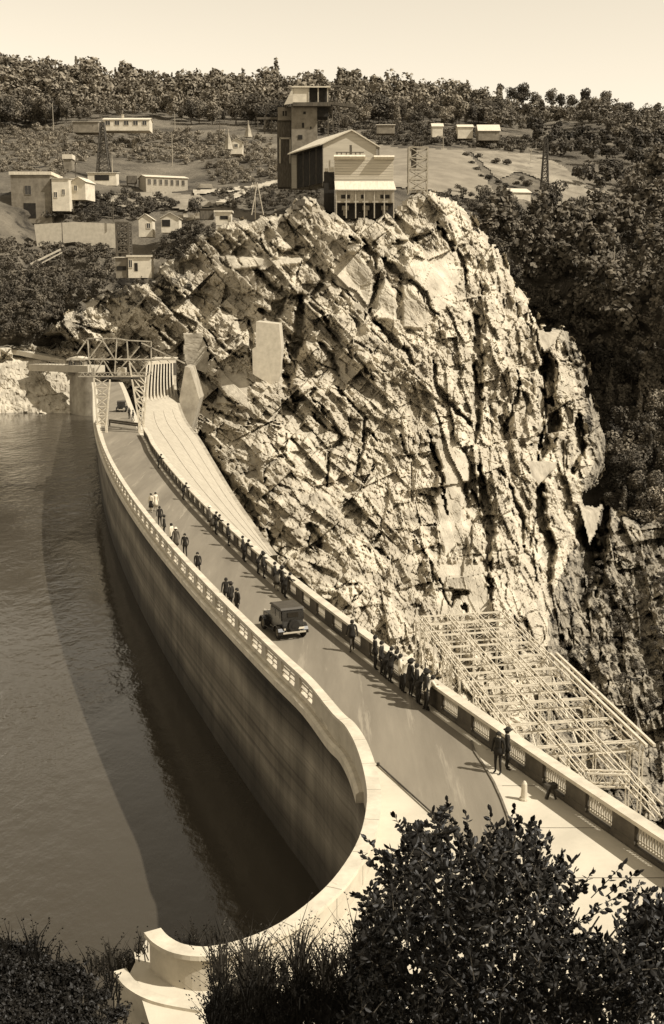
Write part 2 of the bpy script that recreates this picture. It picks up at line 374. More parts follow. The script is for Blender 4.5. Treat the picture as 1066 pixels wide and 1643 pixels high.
# ------------------------------------------------------------------ the rock cliff of the far bank
CC = [(-60,560,312),(60,560,300),(150,520,300),(60,480,306),(250,500,295),(290,420,300),(340,365,300),(440,350,300),(480,320,300),(600,345,296),(690,310,305),(740,335,306),
 (60,640,322),(-60,640,326),(125,640,312),(150,600,300),(230,600,284),(300,600,276),(330,700,245),(360,760,228),(400,830,205),(440,890,192),(500,950,180),(560,1000,172),(640,1060,165),(700,1150,155),(420,600,260),(420,450,280),
 (600,450,275),(600,600,250),(600,750,226),(600,900,194),(700,450,276),(720,600,255),(750,750,228),(760,900,198),(760,1000,180),(800,470,288),(830,600,268),
 (850,750,243),(860,900,218),(870,1000,198),(900,560,290),(930,650,285),(960,740,280),(950,850,262),(930,1000,232),(960,1100,205),(900,1150,188),(850,1250,168),
 (1066,1000,228),(1066,1200,185),(1000,1300,155),(800,1250,158),(600,1150,160),(450,1000,185)]
CT = TPS(CC, 1.0)
CPOLY = [(-60,556),(38,548),(62,540),(80,520),(115,498),(150,478),(190,462),(238,446),(262,425),(285,402),(300,385),(330,368),(345,358),(395,352),(440,345),(470,330),
 (486,312),(508,318),(530,338),(560,345),(600,345),(636,330),(660,312),(690,306),(728,318),(750,338),(765,362),(790,385),(803,402),(815,430),(828,455),(848,478),(862,510),
 (868,525),(905,527),(925,552),(940,580),(944,620),(958,655),(972,700),(972,745),(962,765),(940,790),(936,810),(968,805),(985,818),(1010,830),(1030,840),(1066,835),(1120,850),(1120,1330),
 (560,1330),(400,1100),(320,900),(250,760),(150,660),(-60,660)]
STEP = 1.6
xs = np.arange(-60, 1121, STEP); ys = np.arange(296, 1331, STEP)
X, Yp = np.meshgrid(xs, ys)
wx = X+3.2*fbm(X/40, Yp/40, 3, 51); wy = Yp+3.2*fbm(X/40, Yp/40, 3, 57)
_w1 = worley(X/16, Yp/24, 131); _w2 = worley(X/7, Yp/9, 133); mask = inside(X+14*(_w1[2]-.5)+6*(_w2[2]-.5), Yp+12*(_w1[3]-.5)+6*(_w2[3]-.5), CPOLY)
D0 = CT(X, Yp)
edge = dist_lines(X, Yp, CPOLY[:51])
D = D0 + 9*(1-np.clip(edge/15, 0, 1))**2
Z5 = lambda L_: [(330+a/2.369, 330+b/2.369) for a, b in L_]
Z6 = lambda L_: [(680+a/2.961, 460+b/2.961) for a, b in L_]
Z2 = lambda L_: [(330+a/3.553, 830+b/3.553) for a, b in L_]
SMOOTH = [Z5([(770,185),(930,150),(972,240),(945,370),(890,425),(845,350),(790,290),(740,250)]), Z5([(540,170),(590,175),(650,260),(640,340),(610,420),(560,400),(510,330),(470,250)]),
 Z5([(680,260),(730,330),(735,470),(700,440),(640,440),(640,350)]), Z5([(860,880),(960,890),(1015,980),(1010,1060),(900,1060)]),
 Z5([(0,180),(380,195),(370,230),(190,245),(60,260)]), Z5([(740,290),(800,300),(870,420),(830,480),(740,470)]),
 [(700,740),(745,765),(748,860),(712,900),(696,820)], [(700,900),(780,900),(790,990),(700,990)], [(350,590),(400,600),(405,660),(345,650)]]
sm = np.zeros(X.shape)
for pg in SMOOTH:
    ins = inside(wx, wy, pg); dd = dist_lines(X, Yp, pg+[pg[0]]); sm = np.maximum(sm, np.where(ins, sstep(0, 7, dd), 0))
ro = 1-.88*sm
vert = sstep(560, 800, X+.25*(Yp-600))               # joints turn from diagonal to vertical towards the right
def rotc(ang, sx, sy):
    a = math.radians(ang); return (wx*math.cos(a)+wy*math.sin(a))/sx, (-wx*math.sin(a)+wy*math.cos(a))/sy
def facets(ang, L_, Wd, amp, tilt, seed, bulge=1.0, jump=0.0):
    """fractured blocks: each point lies on the foremost of the tilted planes round it, so blocks meet in sharp grooves"""
    x, y = rotc(ang, L_, Wd); ix, iy = np.floor(x), np.floor(y); best = np.full(x.shape, 1e9)
    for dj in (-1, 0, 1):
        for di in (-1, 0, 1):
            gx, gy = ix+di, iy+dj; r1, r2, r3 = _h(gx, gy, seed+5), _h(gx, gy, seed+6), _h(gx, gy, seed+7)
            ox, oy = x-(gx+.1+.8*_h(gx, gy, seed+1)), y-(gy+.1+.8*_h(gx, gy, seed+2))
            best = np.minimum(best, amp*(r1-.5)*2+tilt*((r2-.5)*ox+(r3-.5)*oy)*2+bulge*amp*1.6*(ox*ox+oy*oy))
    if jump:
        f1, f2, r1, r2, r3, ox, oy = worley(x, y, seed); best = best+jump*(r1-.5)*2
    return best-best[mask].mean()
def both(fa, fb): return fa*(1-vert)+fb*vert
disp = both(facets(50, 110, 64, 4.0, 8, 1, .3, 2.2), facets(79, 150, 56, 5.0, 8, 2, .3, 2.6))
disp = disp + ro*both(facets(46, 46, 30, 1.8, 5.0, 3, .25, 2.6), facets(82, 58, 25, 2.0, 5.2, 4, .25, 2.8))
disp = disp + ro*both(facets(38, 20, 13, .8, 2.3, 5, .25, 1.2), facets(70, 20, 9.5, .9, 2.4, 6, .25, 1.6))
disp = disp - 1.2*sm + (ro*.8+.05)*(facets(62, 8.5, 5.2, .3, .8, 7, .2, .36)+facets(25, 13, 6.5, .35, .9, 8, .2, .36))
disp = disp + ro*.15*fbm(X/5, Yp/5, 3, 71) + 1.6*fbm(X/70, Yp/70, 3, 73)
CREV = [  # (outline, half width px, depth m)
 (Z5([(545,125),(600,145),(640,190),(652,235)]), 6, 7), (Z5([(685,208),(715,240),(748,268)]), 7, 7), (Z5([(780,280),(830,330),(850,380),(882,420)]), 4, 5),
 (Z5([(880,70),(925,130),(965,190),(985,250),(990,300)]), 5, 8), (Z5([(720,142),(780,135),(850,110),(880,80)]), 4, 4),
 (Z5([(190,245),(250,310),(330,350),(400,350),(450,290),(430,240)]), 7, 6), (Z5([(370,350),(352,450),(345,540),(320,620),(300,700),(330,740)]), 10, 9),
 (Z5([(400,370),(450,420),(480,480),(540,540),(590,600),(640,660)]), 5, 6), (Z5([(640,440),(700,500),(760,550),(795,595)]), 6, 7), (Z5([(600,430),(640,330),(660,255)]), 3, 4),
 (Z5([(205,400),(260,415),(300,360)]), 9, 7), (Z5([(170,440),(175,600)]), 6, 6), (Z5([(330,740),(370,735),(420,690)]), 7, 6), (Z5([(15,480),(80,550),(140,580)]), 3, 5),
 (Z5([(0,760),(120,815),(280,825)]), 4, 4), (Z5([(400,730),(460,790),(520,880),(470,930),(465,1060)]), 4, 6), (Z5([(490,690),(560,750),(610,800),(600,900)]), 3, 5),
 (Z5([(845,850),(880,960),(900,1060)]), 3, 5), (Z5([(1030,420),(1040,600),(1030,850)]), 9, 8), (Z5([(870,580),(880,690),(940,760),(1000,830)]), 6, 7),
 (Z5([(-20,860),(40,980),(100,1080)]), 8, 10), (Z5([(220,1050),(235,980),(290,950),(345,1000)]), 4, 5), (Z5([(290,560),(285,700)]), 6, 5),
 (Z5([(430,520),(470,560),(500,650)]), 7, 6), (Z5([(300,180),(370,165)]), 4, 4), (Z5([(560,1040),(620,850),(660,900)]), 4, 5), (Z5([(740,870),(780,960)]), 4, 5),
 (Z6([(240,370),(255,560),(245,740)]), 7, 8), (Z6([(590,320),(590,440),(610,560)]), 12, 16), (Z6([(640,600),(590,700),(570,800)]), 13, 16), (Z6([(740,620),(740,760),(710,880)]), 9, 14),
 (Z6([(265,850),(290,1000),(320,1130),(300,1300),(325,1480)]), 9, 10), (Z6([(370,880),(430,1000),(470,1100),(480,1250)]), 5, 7), (Z6([(560,930),(550,1100),(590,1200),(600,1400)]), 11, 14),
 (Z6([(790,1060),(790,1200),(760,1500)]), 17, 22), (Z6([(440,400),(450,470),(420,600),(380,700)]), 4, 6), (Z6([(30,700),(60,830),(100,1000),(110,1090)]), 3, 5), (Z6([(230,960),(280,1050),(290,1200)]), 4, 6),
 (Z6([(540,180),(540,260),(560,330)]), 4, 6), (Z6([(870,1060),(850,1250),(820,1480)]), 9, 12),
 (Z2([(540,230),(600,185),(620,120),(600,40)]), 13, 9), (Z2([(920,160),(1000,90)]), 4, 5), (Z2([(960,170),(1045,230)]), 4, 5), (Z2([(730,410),(850,370)]), 4, 4), (Z2([(345,70),(385,120),(365,220)]), 5, 7),
 ([(724,975),(730,955),(752,950)], 5, 7), ([(745,968),(750,985)], 4, 6), ([(300,560),(330,610),(380,650)], 4, 6), ([(240,520),(300,575)], 3, 4), ([(310,700),(345,745),(385,790),(420,850)], 8, 9),
 ([(878,540),(868,600),(872,680),(862,745)], 7, 14), ([(900,1020),(930,1080),(960,1140)], 9, 12), ([(830,1000),(845,1040),(868,1060)], 6, 8), ([(60,552),(100,548),(140,560)], 12, 14), ([(120,520),(180,535)], 3, 4),
 ([(455,600),(480,640),(470,660)], 8, 7), ([(960,900),(985,980),(1000,1080)], 10, 12)]
rc = random.Random(5)
for i in range(60):                                    # open joints following the two joint sets
    x, y = rc.uniform(230, 980), rc.uniform(350, 1120)
    v_ = min(1, max(0, (x+.25*(y-600)-560)/240)); a = math.radians(rc.gauss(50, 9)*(1-v_)+rc.gauss(82, 7)*v_)
    if rc.random() < .18: a += rc.choice((-1, 1))*math.radians(65)
    l = rc.uniform(14, 60); CREV.append(([(x, y), (x+math.cos(a)*l*.5+rc.gauss(0, 2), y+math.sin(a)*l*.5+rc.gauss(0, 2)), (x+math.cos(a)*l, y+math.sin(a)*l)], rc.uniform(1.2, 2.6), rc.uniform(2, 5)))
qx, qy = wx+2.6*(worley(X/9, Yp/9, 61)[2]-.5)*2, wy+2.6*(worley(X/9, Yp/9, 61)[3]-.5)*2; wn = .75+.9*vnoise(X/9, Yp/9, 77)
for pl, w, dep in CREV:
    x0, x1 = min(p[0] for p in pl)-3*w-8, max(p[0] for p in pl)+3*w+8; y0, y1 = min(p[1] for p in pl)-3*w-8, max(p[1] for p in pl)+3*w+8
    i0, i1 = np.searchsorted(xs, [x0, x1]); j0, j1 = np.searchsorted(ys, [y0, y1])
    if i1-i0 < 2 or j1-j0 < 2: continue
    sx, sy = qx[j0:j1, i0:i1], qy[j0:j1, i0:i1]; best = np.full(sx.shape, 1e9); L_ = [math.hypot(b[0]-a[0], b[1]-a[1]) for a, b in zip(pl[:-1], pl[1:])]; T = sum(L_); acc = 0
    for (a, b), l in zip(zip(pl[:-1], pl[1:]), L_):
        t = np.clip(((sx-a[0])*(b[0]-a[0])+(sy-a[1])*(b[1]-a[1]))/(l*l+1e-9), 0, 1); u = (acc+t*l)/T
        d = np.hypot(sx-a[0]-t*(b[0]-a[0]), sy-a[1]-t*(b[1]-a[1]))/(.25+.9*np.sqrt(np.maximum(1e-4, np.sin(np.pi*np.clip(u, .02, .98))))); best = np.minimum(best, d); acc += l
    disp[j0:j1, i0:i1] += dep*(1-sstep(.25, .95, best/w/wn[j0:j1, i0:i1]))
WEDGE = [[(861,527),(903,529),(893,545),(874,566),(868,556)], [(845,739),(897,741),(884,758),(866,778),(852,762)], [(927,804),(966,809),(958,850),(946,876),(938,840)], [(295,536),(323,534),(336,572),(332,598),(300,592),(294,566)]]
wsel = np.zeros(X.shape, bool)
for pg in WEDGE:
    ins = inside(X+1.5*fbm(X/6, Yp/6, 2, 88), Yp+1.5*fbm(X/6, Yp/6, 2, 89), pg); wsel |= ins; cx_ = np.mean([p[0] for p in pg]); cy_ = np.mean([p[1] for p in pg])
    disp = np.where(ins, -4.5+.03*(Yp-cy_)+.04*(X-cx_)+.12*fbm(X/6, Yp/3, 2, 90), disp)
D = D + disp*.84*np.clip(D0/240, .6, 1.3)
pts = Pn(X, Yp, D).reshape(-1, 3); f = grid_faces(*X.shape); mm = mask.ravel()
f = f[mm[f].sum(1) >= 3]; used = np.unique(f); idx = -np.ones(len(pts), int); idx[used] = np.arange(len(used))
o = mesh_obj('cliff', pts[used], idx[f], [M['rock'], M['rock_shade_moss'], M['concrete_old']]); tag(o, kind='structure')
SHADE_MOSS = [(868,505),(930,545),(990,700),(985,830),(1130,800),(1130,1340),(850,1340),(840,1180),(872,1090),(880,980),(905,900),(940,850),(930,790),(948,740),(935,640),(915,570)]  # ravine outline: vegetated rock, with the shade there put into the colour
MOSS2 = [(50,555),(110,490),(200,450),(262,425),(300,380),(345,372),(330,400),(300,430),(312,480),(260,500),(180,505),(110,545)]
sel = (inside(wx+8*fbm(X/14, Yp/14, 3, 63), wy+8*fbm(X/14, Yp/14, 3, 64), SHADE_MOSS) | (inside(wx, wy, MOSS2) & (fbm(X/18, Yp/18, 4, 66) > .05))).ravel()
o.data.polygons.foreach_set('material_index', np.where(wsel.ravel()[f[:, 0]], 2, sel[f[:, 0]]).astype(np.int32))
def cliff_pt(x, y, off=0): return P(x, y, float(CT(np.array([float(x)]), np.array([float(y)]))[0])-off)

# pale outcrop standing in the lake at the far end
OP = [(-60,570),(38,572),(60,566),(95,576),(112,598),(120,625),(134,642),(140,652),(136,668),(-60,668)]
X, Yp = np.meshgrid(np.arange(-60, 145, 2.0), np.arange(560, 672, 2.0))
m_ = inside(X+2*fbm(X/7, Yp/7, 3, 81), Yp+2*fbm(X/7, Yp/7, 3, 82), OP)
e_ = dist_lines(X, Yp, OP[:8]); D = 283+(656-Yp)*.20+4*(1-np.clip(e_/30, 0, 1))**2
f1, f2, r1, r2, r3, ox, oy = worley(X/22, Yp/17, 91); D = D+.9*(r1-.5)+2*((r2-.5)*ox+(r3-.5)*oy)
f1, f2, r1, r2, r3, ox, oy = worley(X/8, Yp/7, 92); D = D+.5*(r1-.5)+1.2*((r2-.5)*ox+(r3-.5)*oy)+.5*fbm(X/4, Yp/4, 3, 93)
pts = Pn(X, Yp, D).reshape(-1, 3); f = grid_faces(*X.shape); f = f[m_.ravel()[f].sum(1) >= 3]
used = np.unique(f); idx = -np.ones(len(pts), int); idx[used] = np.arange(len(used))
tag(mesh_obj('rock_outcrop', pts[used], idx[f], M['rock']), kind='structure')

# ------------------------------------------------------------------ dam lines in plan
Lpx = [(150,608),(151,640),(157.6,677.6),(162.7,700),(174.5,737.7),(192.2,762),(210.5,793),(234.4,824),(257,853),(275,874.5),(296,897),(319,922),(352.6,956),(395,1000),(420,1017),(470.7,1066),(527,1125.5)]
Rpx = [(248.5,714),(271,748),(319,798.5),(358,835),(400.5,871.7),(483,938),(527,973.5),(572,1004.5),(636,1054),(700.7,1102),(751,1136),(802,1169.5),(860,1216),(960,1265),(1025,1318)]
def smooth_line(pts, by=1, n=None, deg=4):
    a = np.array(pts); p = np.polyfit(a[:, 1], a[:, 0], deg); return p
Lw = np.array([G(x, y, 1.0)[:2] for x, y in Lpx]); Rw = np.array([G(x, y, 1.0)[:2] for x, y in Rpx])
pL = np.polyfit(Lw[:, 1], Lw[:, 0], 4, w=1/np.sqrt(Lw[:, 1])); pR = np.polyfit(Rw[:, 1], Rw[:, 0], 3, w=1/np.sqrt(Rw[:, 1]))
Wpx = [(540,1146),(559,1164),(573,1186),(584,1212),(594,1248),(598,1290),(586,1348),(553,1405),(510,1450),(455,1490),(395,1516),(335,1529),(290,1525),(262,1511),(248,1496)]
def catmull(p, k=6):
    out = []
    for i in range(len(p)-1):
        a = p[max(i-1, 0)]; b = p[i]; c = p[i+1]; d = p[min(i+2, len(p)-1)]
        for t in np.linspace(0, 1, k, endpoint=False):
            out.append(.5*((2*b)+(c-a)*t+(2*a-5*b+4*c-d)*t*t+(3*b-a-3*c+d)*t**3))
    return out+[p[-1]]
far_line = [Vector((float(np.polyval(pL, y)), y, 0)) for y in np.linspace(262, 51, 60)]
near_line = [Vector((v.x, v.y, 0)) for v in (G(x, y, 1.0) for x, y in Wpx)]
UP = catmull(far_line + near_line, 4)        # whole upstream line, far to near
_u = [(v.y, v.x) for v in UP if v.y > 43.5][::-1]
def LX(y): return np.interp(y, [a for a, b in _u], [b for a, b in _u])
def RXf(y):
    a = np.polyval(pR, np.minimum(y, 148)); k_ = sstep(140, 150, y); return (LX(y)+6.2)*k_+a*(1-k_)
YN = 44.6
Ls = [v for v in UP if v.y > YN and v.x < 5]
Ls = UP[:next(i for i, v in enumerate(UP) if v.y < YN)]
def frames(pl, side=1):                      # pos + unit side vector (to the right of travel)
    out = []
    for i, p in enumerate(pl):
        a = pl[max(i-1, 0)]; b = pl[min(i+1, len(pl)-1)]; d = (b-a).normalized(); out.append((p, Vector((-d.y, d.x, 0))*side))
    return out
def arclen(pl):
    s = [0]
    for a, b in zip(pl[:-1], pl[1:]): s.append(s[-1]+(b-a).length)
    return s
def at_s(pl, sl, s):
    i = int(np.searchsorted(sl, s, side='right'))-1; i = max(0, min(i, len(pl)-2)); t = (s-sl[i])/(sl[i+1]-sl[i])
    d = (pl[i+1]-pl[i]).normalized(); return pl[i].lerp(pl[i+1], t), Vector((-d.y, d.x, 0)), math.atan2(d.y, d.x)
UPF = frames(UP)                             # travelling near-ward, side (-dy,dx) points east (towards the road)
# water
wp = [(v.x+.3, v.y) for v in UP]; lake = [(-420, 330), (-30, 330)] + wp + [(-7.5, 30.5), (-9, 26), (-20, 10), (-420, 10)]
mb = MB(); mb.add([(a, b, -8.7) for a, b in lake], [tuple(range(len(lake)))])
bm = bmesh.new(); vs = [bm.verts.new((a, b, -8.7)) for a, b in lake]; fc = bm.faces.new(vs); bmesh.ops.triangulate(bm, faces=[fc])
bmesh.ops.recalc_face_normals(bm, faces=bm.faces)
if bm.faces[:][0].normal.z < 0: bmesh.ops.reverse_faces(bm, faces=bm.faces[:])
me = bpy.data.meshes.new('lake_water'); bm.to_mesh(me); bm.free(); me.materials.append(M['water'])
tag(link(bpy.data.objects.new('lake_water', me)), kind='structure')

# dam body
Rs = [Vector((float(RXf(y)), y, 0)) for y in np.linspace(262, 20, 120)]
dam = root('arch_dam', (0, 0, 0), 'tall curved concrete arch dam carrying the road between lake and gorge', 'dam')
mb = MB(); fr = UPF; vs = []; n = len(UP)
prof = [(.16, -45), (.16, -.45)]
for p, s_ in fr:
    for a, b in prof: vs.append((p.x+s_.x*a, p.y+s_.y*a, b))
mb.add(vs, [(i*2, i*2+1, i*2+3, i*2+2) for i in range(n-1)])
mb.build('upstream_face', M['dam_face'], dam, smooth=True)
mb = MB(); mb.extrude([(-.42, -.45), (-.42, -.12), (-.30, -.02), (.5, -.02), (.5, -.45)], [(p, s_) for p, s_ in fr[:len(Ls)+8]]); mb.build('ledge', M['coping'], dam)
mb = MB(); RF = frames(Rs)
mb.extrude([(.30, -.5), (.30, -.03), (-.5, -.03), (-.5, -.5)], RF); mb.build('downstream_cornice', M['coping'], dam)
vs = []
for p, s_ in RF:
    for a, b in ((0, -.5), (.6, -6), (4, -22), (9, -45)): vs.append((p.x+s_.x*a, p.y+s_.y*a, b))
mb = MB(); mb.add(vs, [(i*4+j, i*4+j+1, i*4+j+5, i*4+j+4) for i in range(len(RF)-1) for j in range(3)]); mb.build('downstream_face', M['concrete_old'], dam, smooth=True)
# road and apron sheets
def strip(name, A, B, z, mat, parent=None):
    vs = [(a.x, a.y, z) for a in A]+[(b.x, b.y, z) for b in B]; n = len(A)
    mb = MB(); mb.add(vs, [(i, i+1, n+i+1, n+i) for i in range(n-1)]); o = mb.build(name, mat, parent); 
    if o.data.polygons[0].normal.z < 0: o.data.flip_normals()
    return o
def poly_sheet(name, pts, z, mat):
    bm = bmesh.new(); f_ = bm.faces.new([bm.verts.new((a, b, z)) for a, b in pts]); bmesh.ops.triangulate(bm, faces=[f_])
    if bm.faces[:][0].normal.z < 0: bmesh.ops.reverse_faces(bm, faces=bm.faces[:])
    me = bpy.data.meshes.new(name); bm.to_mesh(me); bm.free(); me.materials.append(mat)
    return link(bpy.data.objects.new(name, me))
ysd = np.linspace(262, 42, 130)
o = strip('road_deck', [Vector((float(LX(max(y, YN)))+.2 if y >= YN else float(LX(YN))+.4, y, 0)) for y in ysd], [Vector((float(RXf(y))-.2, y, 0)) for y in ysd], -.004, M['apron']); tag(o, kind='structure')
# near apron: between the curved wall and the downstream parapet
wall_in = [(p.x+s_.x*.0, p.y+s_.y*.0) for p, s_ in fr[len(Ls)-2:]]
ap = [(float(RXf(y))-.2, y) for y in np.linspace(47.2, 22, 20)] + [(14, 16), (-3, 18), (-4.4, 26.5), (-5.1, 28.6), (-5.55, 30.5)] + list(reversed(wall_in))
tag(poly_sheet('apron', ap, -.008, M['apron']), kind='structure')
# asphalt carriageway
rb = [(float(RXf(y))-.55, y) for y in np.linspace(262, 46.5, 110)]
curve = [G(x, y, 0) for x, y in [(762,1208),(778,1232),(792,1256),(805,1285),(815,1312),(824,1345),(830,1400)]]
lb = [(float(LX(y))+.62, y) for y in np.linspace(262, 50, 110)]
lcurve = [G(x, y, 0) for x, y in [(566,1180),(590,1212),(640,1258),(690,1302),(735,1350),(770,1400)]]
asph = rb + [(v.x, v.y) for v in curve] + [(v.x, v.y) for v in reversed(lcurve)] + list(reversed(lb))
tag(poly_sheet('road', asph, .004, M['asphalt']), kind='structure')
cv = [Vector((float(RXf(46.5))-.55, 46.5, 0))]+[Vector((v.x, v.y, 0)) for v in curve]
mb = MB(); mb.extrude([(-.03, 0), (-.03, .06), (.05, .06), (.05, 0)], frames(cv)); tag(mb.build('kerb', M['iron']), kind='structure')
mb = MB(); a, b = G(607,1226,.06), G(702,1312,.06); mb.bar(a, b, .07, n=6); mb.box(b, (.2, .2, .1)); mb.box(a, (.12, .12, .1))
tag(mb.build('iron_rod', M['steel_dark']), 'long dark iron rod lying on the road near the curved white wall', 'rod')
# near retaining steps below the wall end
mb = MB(); seg = [G(x, y, -.2) for x, y in [(203,1568),(222,1592),(262,1612),(330,1625)]]
mb.extrude([(0, -1.5), (0, .28), (.35, .28), (.35, -1.5)], frames(catmull(seg, 5), -1)); tag(mb.build('kerb', M['coping']), kind='structure')
mb = MB(); q = [G(238,1500,0), G(205,1568,0), G(330,1640,0), G(420,1600,0), G(300,1560,0)]
mb.add([(v.x, v.y, -.02) for v in q], [(0, 1, 2, 3, 4)]); tag(mb.build('terrace', M['apron']), kind='structure')

# ------------------------------------------------------------------ parapets
def parapet(name, label, line, far_s, s_end, pitch, pier_w, thick, side_in, grille, cop_over, H=1.08, solid_tail=None):
    pr = root(name, (0, 0, 0), label, 'parapet')
    sl_ = arclen(line); FR = [(p, s_) for (p, s_), s in zip(frames(line), sl_)]
    t = thick/2
    mb = MB(); mb.extrude([(-t-cop_over, H-.13), (-t-cop_over, H), (t+cop_over, H), (t+cop_over, H-.13)], FR); mb.build('coping', M['coping'], pr)
    mb = MB(); mb.extrude([(-t, -.02), (-t, .14), (t, .14), (t, -.02)], FR); mb.build('plinth', M['coping' if not grille else 'concrete_shaded'], pr)
    s = far_s; pm = None; gm = None
    while s < s_end:
        p, sv, a = at_s(line, sl_, s)
        if pm is None:
            mb = MB(); mb.box((0, 0, (.14+H-.13)/2), (pier_w, thick*.96, H-.13-.14)); mb.box((0, 0, .22), (pier_w+.06, thick*1.04, .16)); po = mb.build('pier', M['concrete' if not grille else 'concrete_shaded'], pr); pm = po.data
        else: po = link(bpy.data.objects.new('pier', pm)); po.parent = pr
        po.location = p; po.rotation_euler = (0, 0, a)
        if s+pitch < s_end:
            g, sv2, a2 = at_s(line, sl_, s+pitch/2); gw = pitch-pier_w-.04
            if gm is None:
                mb = MB()
                if grille:
                    mb.box((0, 0, .24), (gw, .10, .05)); mb.box((0, 0, .80), (gw, .08, .05))
                    nb = 11
                    for i in range(nb): mb.box((-gw/2+gw*(i+.5)/nb, 0, .52), (.05, .05, .52))
                    mb.box((0, 0, .36), (gw, .05, .03))
                else:
                    mb.box((0, 0, .36), (gw, .10, .06)); mb.box((0, 0, .84), (gw, .16, .22)); mb.box((0, 0, .58), (gw, .10, .06))
                    mb.box((0, 0, .38), (.10, .08, .46))
                go = mb.build('grille' if grille else 'rail', M['concrete'], pr); gm = go.data
            else: go = link(bpy.data.objects.new('grille' if grille else 'rail', gm)); go.parent = pr
            go.location = g; go.rotation_euler = (0, 0, a2)
        if s+pitch < s_end: s += pitch
        else: break
    global LASTY; LASTY = float(p.y)+.3
    return pr, sl_, FR
idxL = len(Ls)
Lpar = [Vector((v.x, v.y, 0)) for v in Ls if v.y < 176 and v.y > 47.6]
parapet('parapet', 'pale openwork concrete parapet along the lake side of the road', Lpar, .3, 1e9 if False else arclen(Lpar)[-1]-.2, 2.7, .72, .26, 1, False, .07)
Rpar = [Vector((float(RXf(y)), y, 0)) for y in np.linspace(158, 24, 150)]
LASTL = LASTY
parapet('parapet', 'concrete parapet with baluster grilles along the gorge side, people leaning on it', Rpar, .4, arclen(Rpar)[-1], 2.85, 1.25, .30, 1, True, .10)
# solid curved wall at the near end
cw = root('curved_wall', (0, 0, 0), 'smooth white curved parapet wall sweeping round to a hooked end above the lake', 'wall')
cl = [Ls[i] for i in range(idxL) if Ls[i].y <= LASTL] + UP[idxL:]; FRc = frames(cl)
mb = MB(); mb.extrude([(-.13, -.4), (-.13, .95), (.15, .95), (.15, -.03)], FRc); mb.build('wall_body', M['concrete'], cw, smooth=False)
wd = [(p, s_) for p, s_ in FRc]
vs = []; k = 4
for i, (p, s_) in enumerate(wd):
    w = .10+.10*min(1, max(0, (50-p.y)/6))
    for a, b in ((-.19, .95), (-.19, 1.083), (.10+w, 1.083), (.10+w, .95)): vs.append((p.x+s_.x*a, p.y+s_.y*a, b))
mb = MB(); n = len(wd); mb.add(vs, [(i*k+j, i*k+(j+1) % k, (i+1)*k+(j+1) % k, (i+1)*k+j) for i in range(n-1) for j in range(k)]+[(0, 1, 2, 3), tuple((n-1)*k+j for j in (3, 2, 1, 0))])
mb.build('coping', M['coping'], cw)

mb = MB(); sl_c = arclen(cl); q = 1.5
while q < sl_c[-1]-.5:                                    # casting joints across the coping and down the wall
    p, sv, a = at_s(cl, sl_c, q); mb.box((p.x+sv.x*.05, p.y+sv.y*.05, 1.082), (.018, .50, .010), a); mb.box((p.x+sv.x*.152, p.y+sv.y*.152, .45), (.02, .01, .9), a); q += 2.4
tag(mb.build('joint', M['iron'], cw), kind='stuff')
mb = MB()
for y in np.arange(24, 46, 3.6):
    x1 = float(RXf(y))-.4; x0 = max(6.4 if y > 37 else -2.0+(30-min(y, 30))*.1, -2); 
    if y > 31 and y <= 37: x0 = 2.2
    mb.box(((x0+x1)/2, y, -.003), (x1-x0, .03, .008))
tag(mb.build('slab_joint', M['iron']), kind='structure')
# ------------------------------------------------------------------ spillway chute with piers
chute = root('spillway', tuple(P(270, 606, 262)), 'long pale concrete spillway chute running down beside the dam crest', 'spillway')
org = chute.location
rows = [((236,606),258,(279,602),263),((230,640),228,(281,632),245),((228,680),188,(294,672),226),((243,712),160,(317,704),206),((268,748),140,(339,741),186),((300,784),122,(368,790),166),((340,824),110,(391,825),150),((385,864),104,(414,858),138),((424,894),100,(438,891),126)]
NS, NT = 12, 72
tt = np.linspace(0, len(rows)-1, NT); gridp = []
A_ = np.array([[r[0][0], r[0][1], r[1], r[2][0], r[2][1], r[3]] for r in rows], float)
cs = TPS
def interp_rows(t):
    i = int(min(t, len(rows)-2)); f_ = t-i
    a = A_[max(i-1, 0)]; b = A_[i]; c = A_[i+1]; d = A_[min(i+2, len(rows)-1)]
    return .5*((2*b)+(c-a)*f_+(2*a-5*b+4*c-d)*f_*f_+(3*b-a-3*c+d)*f_**3)
def chute_pt(t, u, up=0):
    r = interp_rows(t); a = P(r[0], r[1], r[2]); b = P(r[3], r[4], r[5]); p = a.lerp(b, u); p.z += up - 1.2*math.sin(math.pi*u)*0; return p
vs = [tuple(chute_pt(t, u)) for t in tt for u in np.linspace(0, 1, NS)]
mb = MB(); mb.add(vs, [(i*NS+j, i*NS+j+1, (i+1)*NS+j+1, (i+1)*NS+j) for i in range(NT-1) for j in range(NS-1)])
mb.build('chute_floor', M['chute'], chute, org, smooth=True)
mb = MB(); vs = []
for t in tt:
    p = chute_pt(t, 1.0); vs += [(p.x, p.y, p.z+.0), (p.x+.5, p.y+.2, p.z), (p.x+1.0, p.y+.3, p.z-25)]
mb.add(vs, [(i*3+j, i*3+j+1, i*3+j+4, i*3+j+3) for i in range(NT-1) for j in range(2)])
mb.build('side_wall', M['concrete_old'], chute, org)
for u in (.3, .55, .8):                                   # formwork ribs following the chute
    mb = MB(); q = [chute_pt(t, u, .03) for t in tt[14:]]
    for a, b in zip(q[:-1], q[1:]): mb.bar(a, b, .05)
    mb.build('joint_rib', M['concrete_old'], chute, org)
